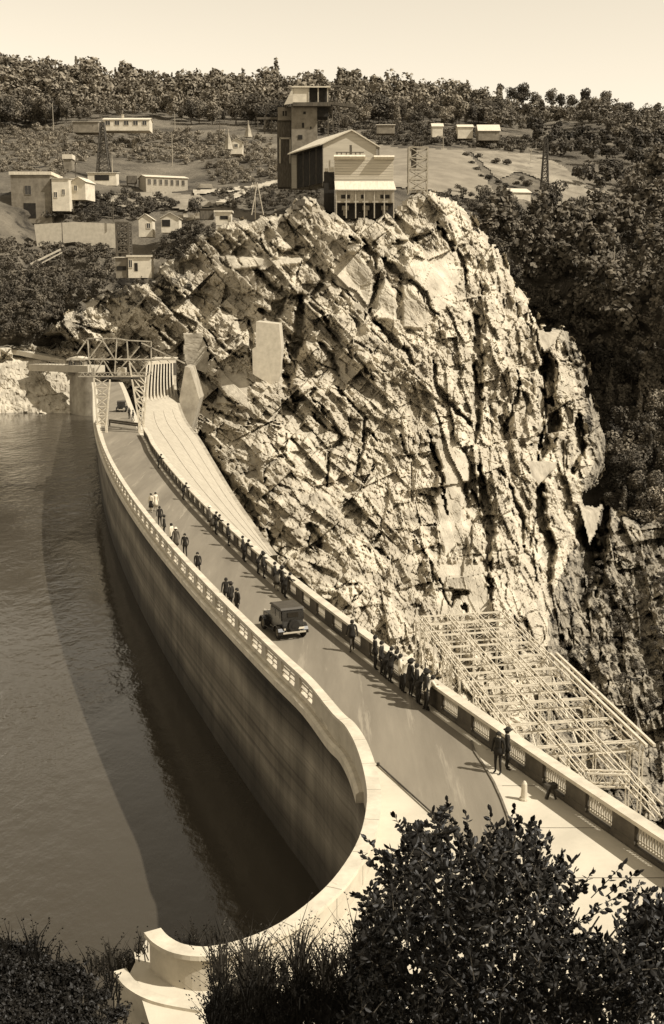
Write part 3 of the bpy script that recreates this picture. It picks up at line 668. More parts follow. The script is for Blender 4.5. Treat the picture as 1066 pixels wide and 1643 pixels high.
for i in range(10):                                       # upright piers between the gates
    u = .03+i*.104; mb = MB(); n = 8; vs = []
    for k_ in range(n):
        t = .0+k_*.16; p = chute_pt(t, u+.0, 0); h = 3.0*(1-k_/(n-1))**.8+.05
        for dx, z in ((-.13, -.3), (-.13, h), (.13, h), (.13, -.3)): vs.append((p.x+dx, p.y, p.z+z))
    mb.add(vs, [(k_*4+j, k_*4+(j+1) % 4, k_*4+4+(j+1) % 4, k_*4+4+j) for k_ in range(n-1) for j in range(4)]+[(0, 1, 2, 3)]); mb.build('pier', M['concrete'], chute, org)
a, b = chute_pt(0, -.02, 3.1), chute_pt(0, 1.02, 3.1)
mb = MB(); mb.bar(a, b, 1.4, .7); mb.build('gate_bridge', M['concrete'], chute, org)
mb = MB(); mb.quad(chute_pt(0, 0, 0)+Vector((0, 1, -.5)), chute_pt(0, 1, 0)+Vector((0, 1, -.5)), chute_pt(0, 1, 3)+Vector((0, 1, 0)), chute_pt(0, 0, 3)+Vector((0, 1, 0))); mb.build('gate', M['steel_dark'], chute, org)
def block(name, label, cat, quad_px, Y, thick, mat, down=8, yaw=0):
    """upright concrete mass whose front outline is given"""
    if Y == 'cliff': Y = min(float(CT(np.array([float(x)]), np.array([float(y)]))[0]) for x, y in quad_px)-1.0
    fr_ = [P(x, y, Y) for x, y in quad_px]; org = (sum(v.x for v in fr_)/len(fr_), Y, min(v.z for v in fr_)); n = len(fr_)
    mb = MB(); vs = [tuple(v) for v in fr_]+[(v.x+thick*yaw, v.y+thick, v.z) for v in fr_]
    mb.add(vs, [tuple(range(n)), tuple(reversed(range(n, 2*n)))]+[(i, (i+1) % n, n+(i+1) % n, n+i) for i in range(n)])
    o = mb.build(name, mat, None, org); return tag(o, label, cat)
block('concrete_pier', 'tall smooth concrete pier right of the spillway top', 'pier', [(297,588),(305,590),(320,640),(306,692),(291,672),(288,640)], 238, 9, M['concrete_old'])
block('concrete_buttress', 'pale square concrete buttress standing in the middle of the cliff', 'buttress', [(411,516),(448,520),(452,560),(450,600),(444,624),(406,600),(405,560),(411,556)], 'cliff', 14, M['concrete'])

# ------------------------------------------------------------------ crest end: intake wall, hut, gantry
iw = root('intake_wall', tuple(P(135, 650, 288)), 'grey concrete intake wall closing the lake beyond the rock outcrop', 'wall'); og = iw.location
mb = MB(); c = P(135, 600, 284); mpx = mpp(135, 620, 284)
a, b = P(112, 590, 284), P(152, 590, 276)
vs = []
for i in range(9):
    t = i/8; p = a.lerp(b, t); bul = math.sin(t*math.pi)*2.0; vs += [(p.x, p.y-bul-3, -14), (p.x, p.y-bul, p.z)]
mb.add(vs, [(i*2, i*2+1, i*2+3, i*2+2) for i in range(8)]); mb.build('curved_face', M['concrete_old'], iw, og, smooth=True)
mb = MB(); a2, b2 = P(60, 589, 292), P(155, 592, 277); mb.bar(a2, b2, 5, 1.6); mb.build('walkway_slab', M['concrete'], iw, og)
mb = MB()
for i in range(18):
    p = a2.lerp(b2, i/17)+Vector((0, -2, .8)); mb.bar(p, p+Vector((0, 0, 1)), .09)
mb.bar(a2+Vector((0, -2, 1.8)), b2+Vector((0, -2, 1.8)), .09); mb.build('railing', M['iron'], iw, og)
mb = MB(); mb.bar(P(38, 566, 303), P(112, 581, 300), 4, 1.2); mb.bar(P(-40, 556, 306), P(38, 566, 303), 4, 1.2)
tag(mb.build('footbridge', M['concrete'], None, P(60, 575, 295)), 'low pale footbridge slab on top of the outcrop at far left', 'bridge')

def copy_tree(o, loc, rz=None, label=None, parent=None):
    c = o.copy(); link(c); 
    if parent is None:
        c.location = loc
        if rz is not None: c.rotation_euler = (0, 0, rz)
    else: c.parent = parent
    if label: c['label'] = label
    for ch in o.children: copy_tree(ch, None, parent=c)
    return c

def house(name, label, cat, x0, x1, yt, yb, Y, depth, roof='gable', roof_px=6, mat='white_wall', rmat='roof_pale', yaw=0.0, wins=(), doors=(), base_drop=1.5, over=.35, chimney=None, group=None):
    """building with its front wall at pixel columns x0..x1, eaves at yt and foot at yb, seen at distance Y"""
    a, b = P(x0, yb, Y), P(x1, yb, Y); w = (b.x-a.x)/max(.5, math.cos(yaw)); k = mpp(x0, yb, Y); h = (yb-yt)*k; rh = roof_px*k
    o = root(name, ((a.x+b.x)/2, Y, a.z), label, cat, group, yaw); W2 = w/2
    mb = MB(); mb.box((0, depth/2, (h-base_drop)/2), (w, depth, h+base_drop))
    if roof == 'gable':      # ridge runs along x
        for s_ in (-1, 1): mb.add([(s_*W2, 0, h), (s_*W2, depth, h), (s_*W2, depth/2, h+rh*.96)], [(0, 1, 2)])
    if roof == 'gable_y':
        for y_ in (0, depth): mb.add([(-W2, y_, h), (W2, y_, h), (0, y_, h+rh*.96)], [(0, 1, 2)])
    mb.build('wall', M[mat], o)
    mb = MB(); t = .12
    if roof == 'gable':
        for y0, y1, z0, z1 in ((-over, depth/2, h-.15, h+rh), (depth+over, depth/2, h-.15, h+rh)):
            mb.add([(-W2-over, y0, z0), (W2+over, y0, z0), (W2+over, y1, z1), (-W2-over, y1, z1), (-W2-over, y0, z0+t), (W2+over, y0, z0+t), (W2+over, y1, z1+t), (-W2-over, y1, z1+t)],
                   [(0, 3, 2, 1), (4, 5, 6, 7), (0, 1, 5, 4), (1, 2, 6, 5), (2, 3, 7, 6), (3, 0, 4, 7)])
    elif roof == 'gable_y':
        for x0_, x1_ in ((-W2-over, 0), (W2+over, 0)):
            z0, z1 = h-.15, h+rh
            mb.add([(x0_, -over, z0), (x0_, depth+over, z0), (x1_, depth+over, z1), (x1_, -over, z1), (x0_, -over, z0+t), (x0_, depth+over, z0+t), (x1_, depth+over, z1+t), (x1_, -over, z1+t)],
                   [(0, 3, 2, 1), (4, 5, 6, 7), (0, 1, 5, 4), (1, 2, 6, 5), (2, 3, 7, 6), (3, 0, 4, 7)])
    elif roof == 'shed':
        mb.add([(-W2-over, -over, h), (W2+over, -over, h), (W2+over, depth+over, h+rh), (-W2-over, depth+over, h+rh), (-W2-over, -over, h+t), (W2+over, -over, h+t), (W2+over, depth+over, h+rh+t), (-W2-over, depth+over, h+rh+t)],
               [(0, 3, 2, 1), (4, 5, 6, 7), (0, 1, 5, 4), (1, 2, 6, 5), (2, 3, 7, 6), (3, 0, 4, 7)])
    elif roof == 'arch':
        n = 7; vs = []
        for i in range(n+1):
            q = math.pi*i/n; vs += [(-math.cos(q)*(W2+over), -over, h+math.sin(q)*rh), (-math.cos(q)*(W2+over), depth+over, h+math.sin(q)*rh)]
        mb.add(vs, [(i*2, i*2+1, i*2+3, i*2+2) for i in range(n)]+[tuple(range(0, 2*n+2, 2))])
    else: mb.box((0, depth/2, h+rh/2+.02), (w+2*over, depth+2*over, rh))
    ro_ = mb.build('roof', M[rmat], o)
    if chimney:
        mb = MB(); mb.box((chimney*w, depth*.4, h+rh+.4), (.8, .8, 1.6)); mb.box((chimney*w, depth*.4, h+rh+1.25), (1.0, 1.0, .15)); mb.build('chimney', M['concrete'], ro_)
    for u0, u1, v0, v1 in wins:
        mb = MB(); ww = (u1-u0)*w; hh = (v1-v0)*h; mb.box((0, 0, 0), (ww, .12, hh)); q = mb.build('window', M['glass'], o); q.location = (-W2+(u0+u1)/2*w, -.02, (v0+v1)/2*h)
        mb = MB()
        for s_ in (-1, 1): mb.box((s_*(ww/2+.05), -.04, 0), (.10, .16, hh+.2)); mb.box((0, -.04, s_*(hh/2+.05)), (ww, .16, .10))
        mb.box((0, -.05, 0), (.07, .14, hh)); mb.build('frame', M[mat], q)
    for u0, u1, v0, v1 in doors:
        mb = MB(); mb.box((0, 0, 0), ((u1-u0)*w, .14, (v1-v0)*h)); q = mb.build('door', M['dark'], o); q.location = (-W2+(u0+u1)/2*w, -.02, (v0+v1)/2*h)
    return o
house('gatehouse', 'small dark-windowed hut with arched roof at the lake end of the gantry', 'hut', 110, 134, 578, 592, 280, 5, 'arch', 5, 'grey_wall', 'roof_pale', wins=[(.06,.28,.2,.85),(.38,.62,.2,.85),(.72,.94,.2,.85)])
house('gate_shed', 'dark flat shed behind the right end of the gantry', 'shed', 246, 279, 577, 597, 270, 5, 'flat', 2, 'timber', 'roof_pale', doors=[(.1,.4,.05,.9),(.55,.9,.05,.9)])

gt = root('gantry_crane', tuple(G(195, 690, 0)), 'pale steel lattice gantry crane standing on four legs across the road', 'gantry'); og = gt.location
YG = 163.0
def gp(x, y, dy=0): return P(x, y, YG+dy)
mb = MB()
for dy in (-1.2, 1.2):
    mb.bar(gp(141, 543, dy), gp(188, 543, dy), .16); mb.bar(gp(109, 576, dy), gp(283, 577, dy), .20); mb.bar(gp(126, 604, dy), gp(238, 604, dy), .16)
    for xx in range(112, 280, 7): mb.bar(gp(xx, 576, dy), gp(xx+7, 571 if xx % 2 else 582, dy), .09)
    for xx in range(128, 238, 9): mb.bar(gp(xx, 604, dy), gp(xx+5, 598, dy), .08); mb.bar(gp(xx+5, 598, dy), gp(xx+9, 604, dy), .08)
    mb.bar(gp(126, 598, dy), gp(238, 598, dy), .10)
    for a, b in [((141,543),(143,576)),((188,543),(184,604)),((204,546),(206,578)),((243,548),(243,596)),((143,576),(165,546)),((165,546),(184,576)),((206,578),(224,556)),((141,543),(124,568)),
                 ((143,576),(150,604)),((150,604),(166,577)),((166,577),(182,604)),((206,577),(222,601)),((222,601),(240,578)),((188,543),(204,546)),((227,550),(297,583)),((204,546),(243,548)),((243,577),(283,577)),((182,604),(206,577))]:
        mb.bar(gp(*a, dy), gp(*b, dy), .15)
for x, y in [(141,543),(165,543),(188,543),(204,546),(243,548),(109,576),(143,576),(184,576),(206,577),(243,577),(283,577),(126,604),(150,604),(182,604),(238,604)]:
    mb.bar(gp(x, y, -1.2), gp(x, y, 1.2), .10)
mb.build('bridge_truss', M['steel_mid'], gt, og)
for (o0, i0, o1, i1) in (((151,606),(177,606),(157,684),(171,686)), ((238,604),(208,582),(231,688),(224,688))):
    for dy in (-1.2, 1.2):
        mb = MB(); A, B, C_, D_ = gp(*o0, dy), gp(*i0, dy), gp(*o1, dy), gp(*i1, dy)
        C_.z = min(C_.z, 1.1); D_.z = min(D_.z, 1.1)
        C_.z = D_.z = 1.0
        mb.bar(A, C_, .20); mb.bar(B, D_, .20)
        for i in range(5):
            a, b, c_, d_ = A.lerp(C_, i/5), B.lerp(D_, i/5), A.lerp(C_, (i+1)/5), B.lerp(D_, (i+1)/5)
            mb.bar(a, d_, .11); mb.bar(b, c_, .11); mb.bar(c_, d_, .11)
        mb.bar(C_, C_-Vector((0, 0, 1.0)), .3); mb.bar(D_, D_-Vector((0, 0, 1.0)), .3)
        mb.build('leg', M['steel_pale'], gt, og)
mb = MB(); p = gp(196, 602); mb.box((p.x, p.y, p.z+.5), (1.1, 1.6, 1.0)); mb.build('crab', M['white_wall'], gt, og)
mb = MB(); p = gp(195, 606); mb.box((p.x, p.y, p.z), (5.2, 2.6, .28)); mb.build('platform', M['steel_dark'], gt, og)
mb = MB(); a, b = G(176, 674, .9), G(222, 680, .9)  # added bars in place of the gantry beam's shadow on the road
mb.bar(a, b, .25, .25); mb.bar(a+Vector((0, .6, -.35)), b+Vector((0, .6, -.35)), .2)
for q in (a, b): mb.bar(q, q-Vector((0, 0, .9)), .2)
tag(mb.build('shadow_bars', M['timber'], None, (a+b)/2-Vector((0, 0, .9))), 'dark timber barrier closing the road under the gantry', 'shadow_bars')

# ------------------------------------------------------------------ steel frame over the gorge, lower right
fz = -14.0
sf = root('steel_frame', tuple(G(820, 1100, fz-12)), 'large pale lattice steel framework standing in the gorge behind the parapet', 'framework'); og = sf.location
q00, q10, q11, q01 = G(675,995,fz), G(806,987,fz), G(1020,1196,fz), G(842,1208,fz)
def fp(u, v, dz=0): p = (q00.lerp(q10, u)).lerp(q01.lerp(q11, u), v); p.z += dz; return p
for i in range(4):
    u = i/3; a, b = fp(u, 0), fp(u, 1.0 if i not in (1, 2) else (1.14 if i != 2 else 1.3)); mb = MB()
    lattice(mb, a, b, (.45, 0, 0), (0, 0, .9), 18, .085); mb.build('girder', M['steel_pale'], sf, og)
for j, v in enumerate([0, .085, .19, .30, .41, .52, .63, .74, .87, 1.0]):
    mb = MB(); lattice(mb, fp(0, v), fp(1, v), (0, .35, 0), (0, 0, .7), 7, .085); mb.build('cross_girder', M['steel_pale'], sf, og)
mb = MB(); lattice(mb, fp(.333, 1.14), fp(.667, 1.16), (0, .6, 0), (0, 0, .9), 6, .12); mb.build('cross_girder', M['steel_pale'], sf, og)
for u, v in ((0, 0), (.333, 0), (1, 0), (0, .41), (1, .41), (1, .74), (1, 1), (.333, 1), (0, 1)):
    mb = MB(); p = fp(u, v); lattice(mb, p, p-Vector((0, 0, 17 if v < .5 else 24)), (.9, 0, 0), (0, .9, 0), 13, .085); mb.build('column', M['steel_pale'], sf, og)
mb = MB()
for v0, v1 in ((0, .41), (.41, 1)):
    for u in (1,):
        mb.bar(fp(u, v0), fp(u, v1, -11), .09); mb.bar(fp(u, v1), fp(u, v0, -11), .09)
for i in range(6):
    mb.bar(fp(i/6, 0), fp(i/6, 0, -10), .13)
mb.build('bracing', M['steel_pale'], sf, og)
mb = MB()
for e in (1.03, 1.10): mb.bar(fp(e, .42, .5), fp(e, 1.04, .5), .2)
mb.build('edge_rail', M['steel_pale'], sf, og)
# ------------------------------------------------------------------ works on the cliff top
YB = 300.0
pl = root('mixing_tower', tuple(P(490, 300, 352)), 'tall grey concrete mixing tower with a pale cabin on top among the trees', 'tower'); og = pl.location
YT = 352.0
def box_px(mb, x0, x1, y0, y1, Y, depth, mi=0, extra=0):
    a, b = P(x0, y1, Y), P(x1, y0, Y); mb.box(((a.x+b.x)/2, Y+depth/2, (a.z+b.z)/2-extra/2), (b.x-a.x, depth, b.z-a.z+extra), mi=mi)
mb = MB(); box_px(mb, 468.5, 509, 167, 300, YT, 9); mb.build('shaft', M['grey_wall'], pl, og)
mb = MB(); box_px(mb, 470, 495.5, 138, 164, YT-1, 9.5); mb.build('cabin_wall', M['white_wall'], pl, og)
cb = MB(); box_px(cb, 495.5, 527, 138, 164, YT-.4, 8); cab = cb.build('cabin_bay', M['dark'], pl, og)
mb = MB()
for x in (495.5, 510.8, 526): a, b = P(x, 164, YT-1), P(x, 138, YT-1); mb.bar(a, b, .35)
mb.build('post', M['timber_pale'], pl, og)
mb = MB(); a, b, c_ = P(456, 168, YT-1.3), P(470, 141, YT-1.3), P(530, 139, YT-1.3); e = P(485, 134, YT+5); g = P(525, 136, YT+5)
mb.add([a, b, b+Vector((0, 10, 1.2)), a+Vector((0, 10, 0))], [(0, 1, 2, 3)]); mb.add([b, c_, c_+Vector((0, 10, 1.4)), b+Vector((0, 10, 1.4))], [(0, 1, 2, 3)])
mb.bar(P(469, 139.5, YT-1.3), P(531, 139.5, YT-1.3), .6, .35); mb.build('roof', M['roof_pale'], pl, og)
mb = MB(); mb.add([a, b, P(470, 166, YT-1.2)], [(0, 1, 2)]); mb.build('gable_board', M['sheet'], pl, og)
mb = MB(); box_px(mb, 470, 531, 164, 170, YT-2.2, 12); a, b = P(530, 166, YT), P(571, 171, YT); mb.bar(a, b, 1.6, .8); mb.build('platform', M['timber'], pl, og)
mb = MB(); a, b = P(527, 139, YT), P(550, 138, YT); mb.bar(a, b, .5); mb.bar(b, P(572, 144, YT), .5); mb.bar(P(527,147,YT), P(560,142,YT), .25); mb.build('jib', M['timber'], pl, og)
mb = MB(); box_px(mb, 509.2, 527, 170, 187, YT, 7); mb.build('hopper', M['dark'], pl, og)
mb = MB(); mb.bar(P(540, 170, YT), P(551, 191, YT), .5); mb.bar(P(527, 187, YT), P(527, 230, YT), .35); mb.bar(P(533, 170, YT), P(536, 230, YT), .3); mb.build('strut', M['timber'], pl, og)
for x, y, w, h in ((489, 181, 4, 4), (486.5, 201, 3.5, 8), (482, 220, 7, 7), (499, 205, 2.5, 4)):
    mb = MB(); box_px(mb, x-w/2, x+w/2, y-h/2, y+h/2, YT-.12, .3); mb.build('window', M['dark'], pl, og)
lt = root('loading_tower', tuple(P(456, 300, 358)), 'narrow dark timber hoist tower with a pale boxed head left of the mixing tower', 'tower'); og = lt.location
mb = MB(); box_px(mb, 446, 467.3, 172, 193, 356, 7); mb.build('head_box', M['grey_wall'], lt, og)
mb = MB(); box_px(mb, 445.5, 467, 193.2, 300, 357, 6.5); mb.build('shaft', M['timber'], lt, og)
mb = MB()
for x in (449.5, 466): mb.bar(P(x, 222, 355.8), P(x, 262, 355.8), .45)
mb.bar(P(449, 222, 355.8), P(467, 222, 355.8), .45); mb.build('door_frame', M['timber_pale'], lt, og)
mb = MB()
for x in (455, 459): box_px(mb, x-1.2, x+1.2, 178, 186, 355.9, .3)
mb.build('window', M['dark'], lt, og)
mb = MB(); mb.bar(P(412, 190, 357), P(446, 190, 357), .6); mb.bar(P(415, 165, 357), P(446, 168, 357), .3)
for x in (414, 425, 436): mb.bar(P(x, 190, 357), P(x, 215, 357), .3)
tag(mb.build('catwalk', M['timber'], lt, og), kind='stuff')

ha = root('works_hall', tuple(P(560, 292, 318)), 'big gabled works hall with pale sheet front and dark open left side', 'hall'); og = ha.location
YF = 318.0
A_f = [P(518, 291, YF), P(604, 291, YF), P(604, 235, YF), P(563, 210, YF), P(518, 231, YF)]
mb = MB(); mb.add(A_f, [(0, 1, 2, 3, 4)]); 
bk = P(467, 241, YF+20)-A_f[4]; bk.z = 0
mb.add([A_f[1], A_f[1]+bk, A_f[2]+bk, A_f[2]], [(0, 1, 2, 3)]); mb.add([v+bk for v in A_f], [(4, 3, 2, 1, 0)]); mb.build('gable_wall', M['sheet'], ha, og)
mb = MB(); up = Vector((0, 0, .25)); ov = -bk.normalized()*.7
for i, j in ((2, 3), (3, 4)):
    a, b = A_f[i], A_f[j]; 
    if i == 2: a = a+(a-b).normalized()*1.0
    else: b = b+(b-a).normalized()*1.0
    p4 = [a+ov, b+ov, b+bk, a+bk]; mb.add([v+up*.1 for v in p4]+[v+up*1.4 for v in p4], [(0, 3, 2, 1), (4, 5, 6, 7), (0, 1, 5, 4), (1, 2, 6, 5), (2, 3, 7, 6), (3, 0, 4, 7)])
rf = mb.build('roof', M['roof_pale'], ha, og)
for x, y in ((533, 212), (580, 214)):
    mb = MB(); p = P(x, y+4, YF+4); mb.box((p.x, p.y, p.z), (.9, .9, 2.2)); mb.box((p.x, p.y, p.z+1.15), (1.2, 1.2, .2)); mb.build('chimney', M['concrete'], rf, (0, 0, 0))
mb = MB(); top0, top1 = A_f[4]+Vector((0, 0, -.3)), A_f[4]+bk+Vector((0, 0, -.3)); n = 5
for i in range(n+1):
    p = top0.lerp(top1, i/n); mb.bar(p, Vector((p.x, p.y, og.z-1)), .22)
mb.bar(top0, top1, .3); mb.build('post', M['timber'], ha, og)
mb = MB(); off = Vector((1.4, .6, 0)); mb.add([A_f[0]+off, A_f[0]+bk+off, top1+off, top0+off], [(0, 1, 2, 3)]); mb.build('side_wall', M['dark'], ha, og)  # near-black sheet puts the shade of the open left side into colour
mb = MB(); mb.bar(A_f[2]+Vector((.6, -.3, 0)), A_f[1]+Vector((.6, -.3, 0)), .3); mb.build('downpipe', M['iron'], ha, og)

sc_ = root('screening_shed', tuple(P(585, 345, 300)), 'pale slatted screening building with rounded roof caps and dark open ground floor', 'building'); og = sc_.location
YS = 300.0
mb = MB(); box_px(mb, 537, 631.5, 252, 293, YS+1.5, 9); mb.build('upper_wall', M['sheet'], sc_, og)
for k_ in range(9):                                        # horizontal boards of the upper wall
    mb = MB(); y0 = 254+k_*4.3; box_px(mb, 537.5, 631, y0, y0+3.7, YS+1.36, .14); mb.build('board', M['sheet'], sc_, og)
def cap(x0, x1, y0, y1, name):
    mb = MB(); a, b = P(x0, (y0+y1)/2, YS+2), P(x1, (y0+y1)/2, YS+2); r = (y1-y0)/2*mpp(x0, y0, YS); n = 8; vs = []
    for p in (a, b):
        for i in range(n): q = 2*math.pi*i/n; vs.append((p.x, p.y+math.cos(q)*2.2, p.z+math.sin(q)*r))
    mb.add(vs, [tuple(range(n)), tuple(reversed(range(n, 2*n)))]+[(i, (i+1) % n, n+(i+1) % n, n+i) for i in range(n)]); mb.build(name, M['roof_pale'], sc_, og)
cap(536, 586, 248.5, 257, 'roof_cap'); cap(600, 632.5, 249.5, 257, 'roof_cap')
mb = MB()
for x in (541, 548, 556, 563, 571, 578): mb.bar(P(x, 249, YS+2), P(x, 244.5, YS+2), .3)
mb.bar(P(539, 244.5, YS+2), P(584, 244.5, YS+2), .2); mb.bar(P(563, 249, YS+3), P(563, 233, YS+3), .6); mb.build('vent', M['timber'], sc_, og)
mb = MB(); a, b = P(537, 292, YS+1), P(632, 292, YS+1); c_, d_ = P(538, 305, YS-2.5), P(636, 305, YS-2.5)
vs = [a, b, d_, c_]; mb.add([v for v in vs]+[v+Vector((0, 0, .2)) for v in vs], [(0, 3, 2, 1), (4, 5, 6, 7), (0, 1, 5, 4), (1, 2, 6, 5), (2, 3, 7, 6), (3, 0, 4, 7)]); mb.build('lean_roof', M['roof_pale'], sc_, og)
mb = MB(); box_px(mb, 539, 633, 305.5, 325, YS-1.6, 10); mb.build('lower_wall', M['timber_pale'], sc_, og)
for x0, x1 in ((547.5, 562), (579.5, 586), (610.5, 625.5)):
    mb = MB(); box_px(mb, x0, x1, 312.5, 318.5, YS-1.75, .3); w_ = mb.build('window', M['dark'], sc_, og)
    mb = MB(); box_px(mb, x0-1, x1+1, 311.4, 312.5, YS-1.8, .35); box_px(mb, x0-1, x1+1, 318.5, 319.6, YS-1.8, .35); mb.build('frame', M['timber_pale'], w_, (0, 0, 0))
mb = MB()
for x in (540, 556, 571, 585, 601, 617, 632): mb.bar(P(x, 306, YS-2), P(x, 350, YS-2), .28)
mb.build('post', M['timber_pale'], sc_, og)
mb = MB(); box_px(mb, 539, 633, 325.3, 352, YS+.5, 8); mb.build('ground_floor', M['dark'], sc_, og)
for x in (549, 582, 612):
    mb = MB(); box_px(mb, x, x+11, 330, 337, YS-.5, 1.2); box_px(mb, x+2, x+8, 337.2, 346, YS-.3, 1.2); mb.build('bin', M['grey_wall'], sc_, og)
mb = MB(); box_px(mb, 520, 536.6, 276, 340, YS+2, 10); mb.build('side_bay', M['dark'], sc_, og)
mb = MB()
for x0, x1, y0, y1 in ((521, 527, 270, 275), (528, 536, 268, 276)): box_px(mb, x0, x1, y0, y1, YS+1.8, 4)
mb.bar(P(529, 256, YS+3), P(529, 270, YS+3), .4); mb.build('side_roof', M['sheet'], sc_, og)

def scaffold(name, label, cat, x0, x1, yt, yb, Y, mat, t=.25, levels=5, taper=1.0, depth=4.0):
    a, b = P(x0, yb, Y), P(x1, yb, Y); h = P(x0, yt, Y).z-a.z; cx = (a.x+b.x)/2; w = b.x-a.x
    o = root(name, (cx, Y, a.z), label, cat); mb = MB()
    def c(k_, sx, sy): q = 1-(1-taper)*k_; return Vector((sx*w/2*q, depth/2+sy*depth/2*q, h*k_))
    cor = [(-1,-1),(1,-1),(1,1),(-1,1)]
    for sx, sy in cor: mb.bar(c(0, sx, sy)-Vector((0, 0, 1)), c(1, sx, sy), t)
    mb.build('post', M[mat], o); mb = MB(); mb2 = MB()
    for l in range(levels+1):
        for i in range(4):
            p, q = cor[i], cor[(i+1) % 4]
            mb.bar(c(l/levels, *p), c(l/levels, *q), t*.8)
            if l < levels:
                mb2.bar(c(l/levels, *p), c((l+1)/levels, *q), t*.6); mb2.bar(c(l/levels, *q), c((l+1)/levels, *p), t*.6)
    tag(mb.build('rung', M[mat], o), kind='stuff'); mb2.build('cross_brace', M[mat], o); return o
w = scaffold('scaffold_tower', 'open pale timber scaffold tower standing right of the screening building', 'scaffold', 656, 686, 236, 304, 304, 'timber_pale', .32, 4)
mb = MB()
for x in (-2, -1, 0, 1, 2): mb.box((x*.45, 2, 10.9), (.18, 4, .9))
mb.box((-1.0, 2, 8), (1.2, 2.0, 5)); mb.build('hopper', M['timber'], w)
scaffold('pylon', 'dark lattice cable pylon rising from the scrub on the left hillside', 'pylon', 154, 176, 195, 282, 400, 'steel_dark', .3, 8, .25, 5)
scaffold('pylon', 'tall dark lattice pylon standing in front of the right hand field', 'pylon', 869, 881, 222, 305, 400, 'steel_dark', .25, 8, .35, 3)

# left hand buildings
house('long_shed', 'long white shed with low roof at the foot of the woods', 'shed', 166, 240, 192, 203, 480, 8, 'gable', 4, wins=[(.05,.15,.2,.8),(.25,.35,.2,.8),(.45,.55,.2,.8),(.65,.75,.2,.8),(.85,.94,.2,.8)], chimney=-.1)
house('lean_shed', 'smaller pale shed with sloping roof left of the long white shed', 'shed', 118, 158, 196, 206, 475, 7, 'shed', 4, 'grey_wall')
house('barrack', 'cream barrack with a row of seven dark windows above the terrace', 'barrack', 237, 300, 285, 305, 392, 9, 'gable', 4, yaw=.42, mat='timber_pale', wins=[(.05+i*.135, .05+i*.135+.06, .4, .8) for i in range(7)])
house('site_office', 'flat-roofed two storey building cut by the left edge of the view', 'building', 20, 84, 283, 350, 350, 14, 'flat', 5, 'grey_wall', 'roof_pale', wins=[(.35,.5,.55,.75)], doors=[(.3,.6,.0,.35)])
house('white_annex', 'white sunlit annex joined to the flat-roofed building', 'building', 84.5, 112, 288, 330, 349, 10, 'shed', 5, 'white_wall', wins=[(.12,.3,.3,.5),(.6,.75,.4,.6)])
house('white_cottage', 'small white gabled cottage at the right end of the annex', 'cottage', 115, 138, 292, 312, 352, 7, 'gable_y', 7, 'white_wall', yaw=-.2, wins=[(.2,.4,.3,.7)])
house('pump_house', 'small square grey tower with pale cap behind the annex', 'tower', 103, 116, 256, 280, 410, 4, 'flat', 7, 'grey_wall')
house('hoist_shed', 'low white shed at the foot of the dark pylon', 'shed', 141, 187, 278, 290, 395, 5, 'shed', 3, 'white_wall', doors=[(.25,.75,.05,.75)])
house('small_house', 'little white house on the slope left of the hoist tower', 'house', 371, 389, 228, 240, 440, 6, 'gable_y', 5, 'white_wall', wins=[(.3,.6,.3,.7)])
house('gabled_hut', 'white gabled hut with one dark window above the timber tower', 'hut', 223, 245, 352, 371, 328, 5, 'gable_y', 8, 'white_wall', wins=[(.6,.85,.25,.65)])
house('open_hut', 'white gabled hut with a wide dark opening beside the gabled hut', 'hut', 259, 288, 350, 364, 326, 5, 'gable_y', 8, 'white_wall', doors=[(.05,.5,.05,.8)])
house('low_hut', 'low flat white hut at the edge of the cliff top', 'hut', 346, 371, 341, 352, 309, 4, 'flat', 3, 'white_wall', doors=[(.3,.8,.0,.5)])
house('cliff_shed', 'white shed with dark doorway perched on the dark rocks at left', 'shed', 206, 243, 413, 436, 300, 5, 'flat', 3, 'white_wall', doors=[(.28,.42,.05,.6)], wins=[(.03,.18,.3,.8)])
house('cliff_lean_to', 'grey open lean-to joined to the shed on the dark rocks', 'lean-to', 186, 205, 414, 436, 300.6, 5, 'shed', 2, 'grey_wall', doors=[(.1,.9,.1,.4)])
scaffold('timber_tower', 'dark timber tower standing in front of the pale retaining wall', 'tower', 188, 207, 357, 405, 303, 'timber', .5, 4, 1, 4)
block('retaining_wall', 'long pale retaining wall on the left bank above the dark shrubs', 'wall', [(55,360),(120,356),(187,359),(187,398),(165,398),(120,388),(60,396)], 336, 2, M['concrete'])
mb = MB(); mb.bar(P(49, 424, 318), P(98, 400, 320), .8, .5); mb.bar(P(52, 430, 318), P(100, 405, 320), .3, .3)
tag(mb.build('pipe', M['concrete'], None, P(70, 415, 318)), 'pale inclined pipe below the retaining wall', 'pipe')
house('stone_house', 'pale house with broad roof below the field at right', 'house', 817, 852, 309, 326, 388, 8, 'gable', 7, 'white_wall', yaw=.25, doors=[(.2,.7,.0,.35)])
house('farmhouse', 'leftmost pale house half hidden in the trees beyond the meadow', 'house', 694, 711, 203, 214, 500, 7, 'gable', 6, 'white_wall')
house('farmhouse', 'middle pale house between dark trees beyond the meadow', 'house', 735, 759, 204, 216, 500, 7, 'gable', 5, 'white_wall')
house('farmhouse', 'pale house with spreading hipped roof right of the row beyond the meadow', 'house', 768, 802, 210, 219, 495, 8, 'gable', 11, 'grey_wall')
house('hilltop_house', 'pale house on the skyline beneath a lone round tree', 'house', 776, 803, 160, 172, 640, 9, 'gable', 7, 'white_wall')
house('low_shed', 'long low white roof in the trees above the works hall', 'shed', 605, 634, 201, 208, 500, 6, 'shed', 4, 'grey_wall')
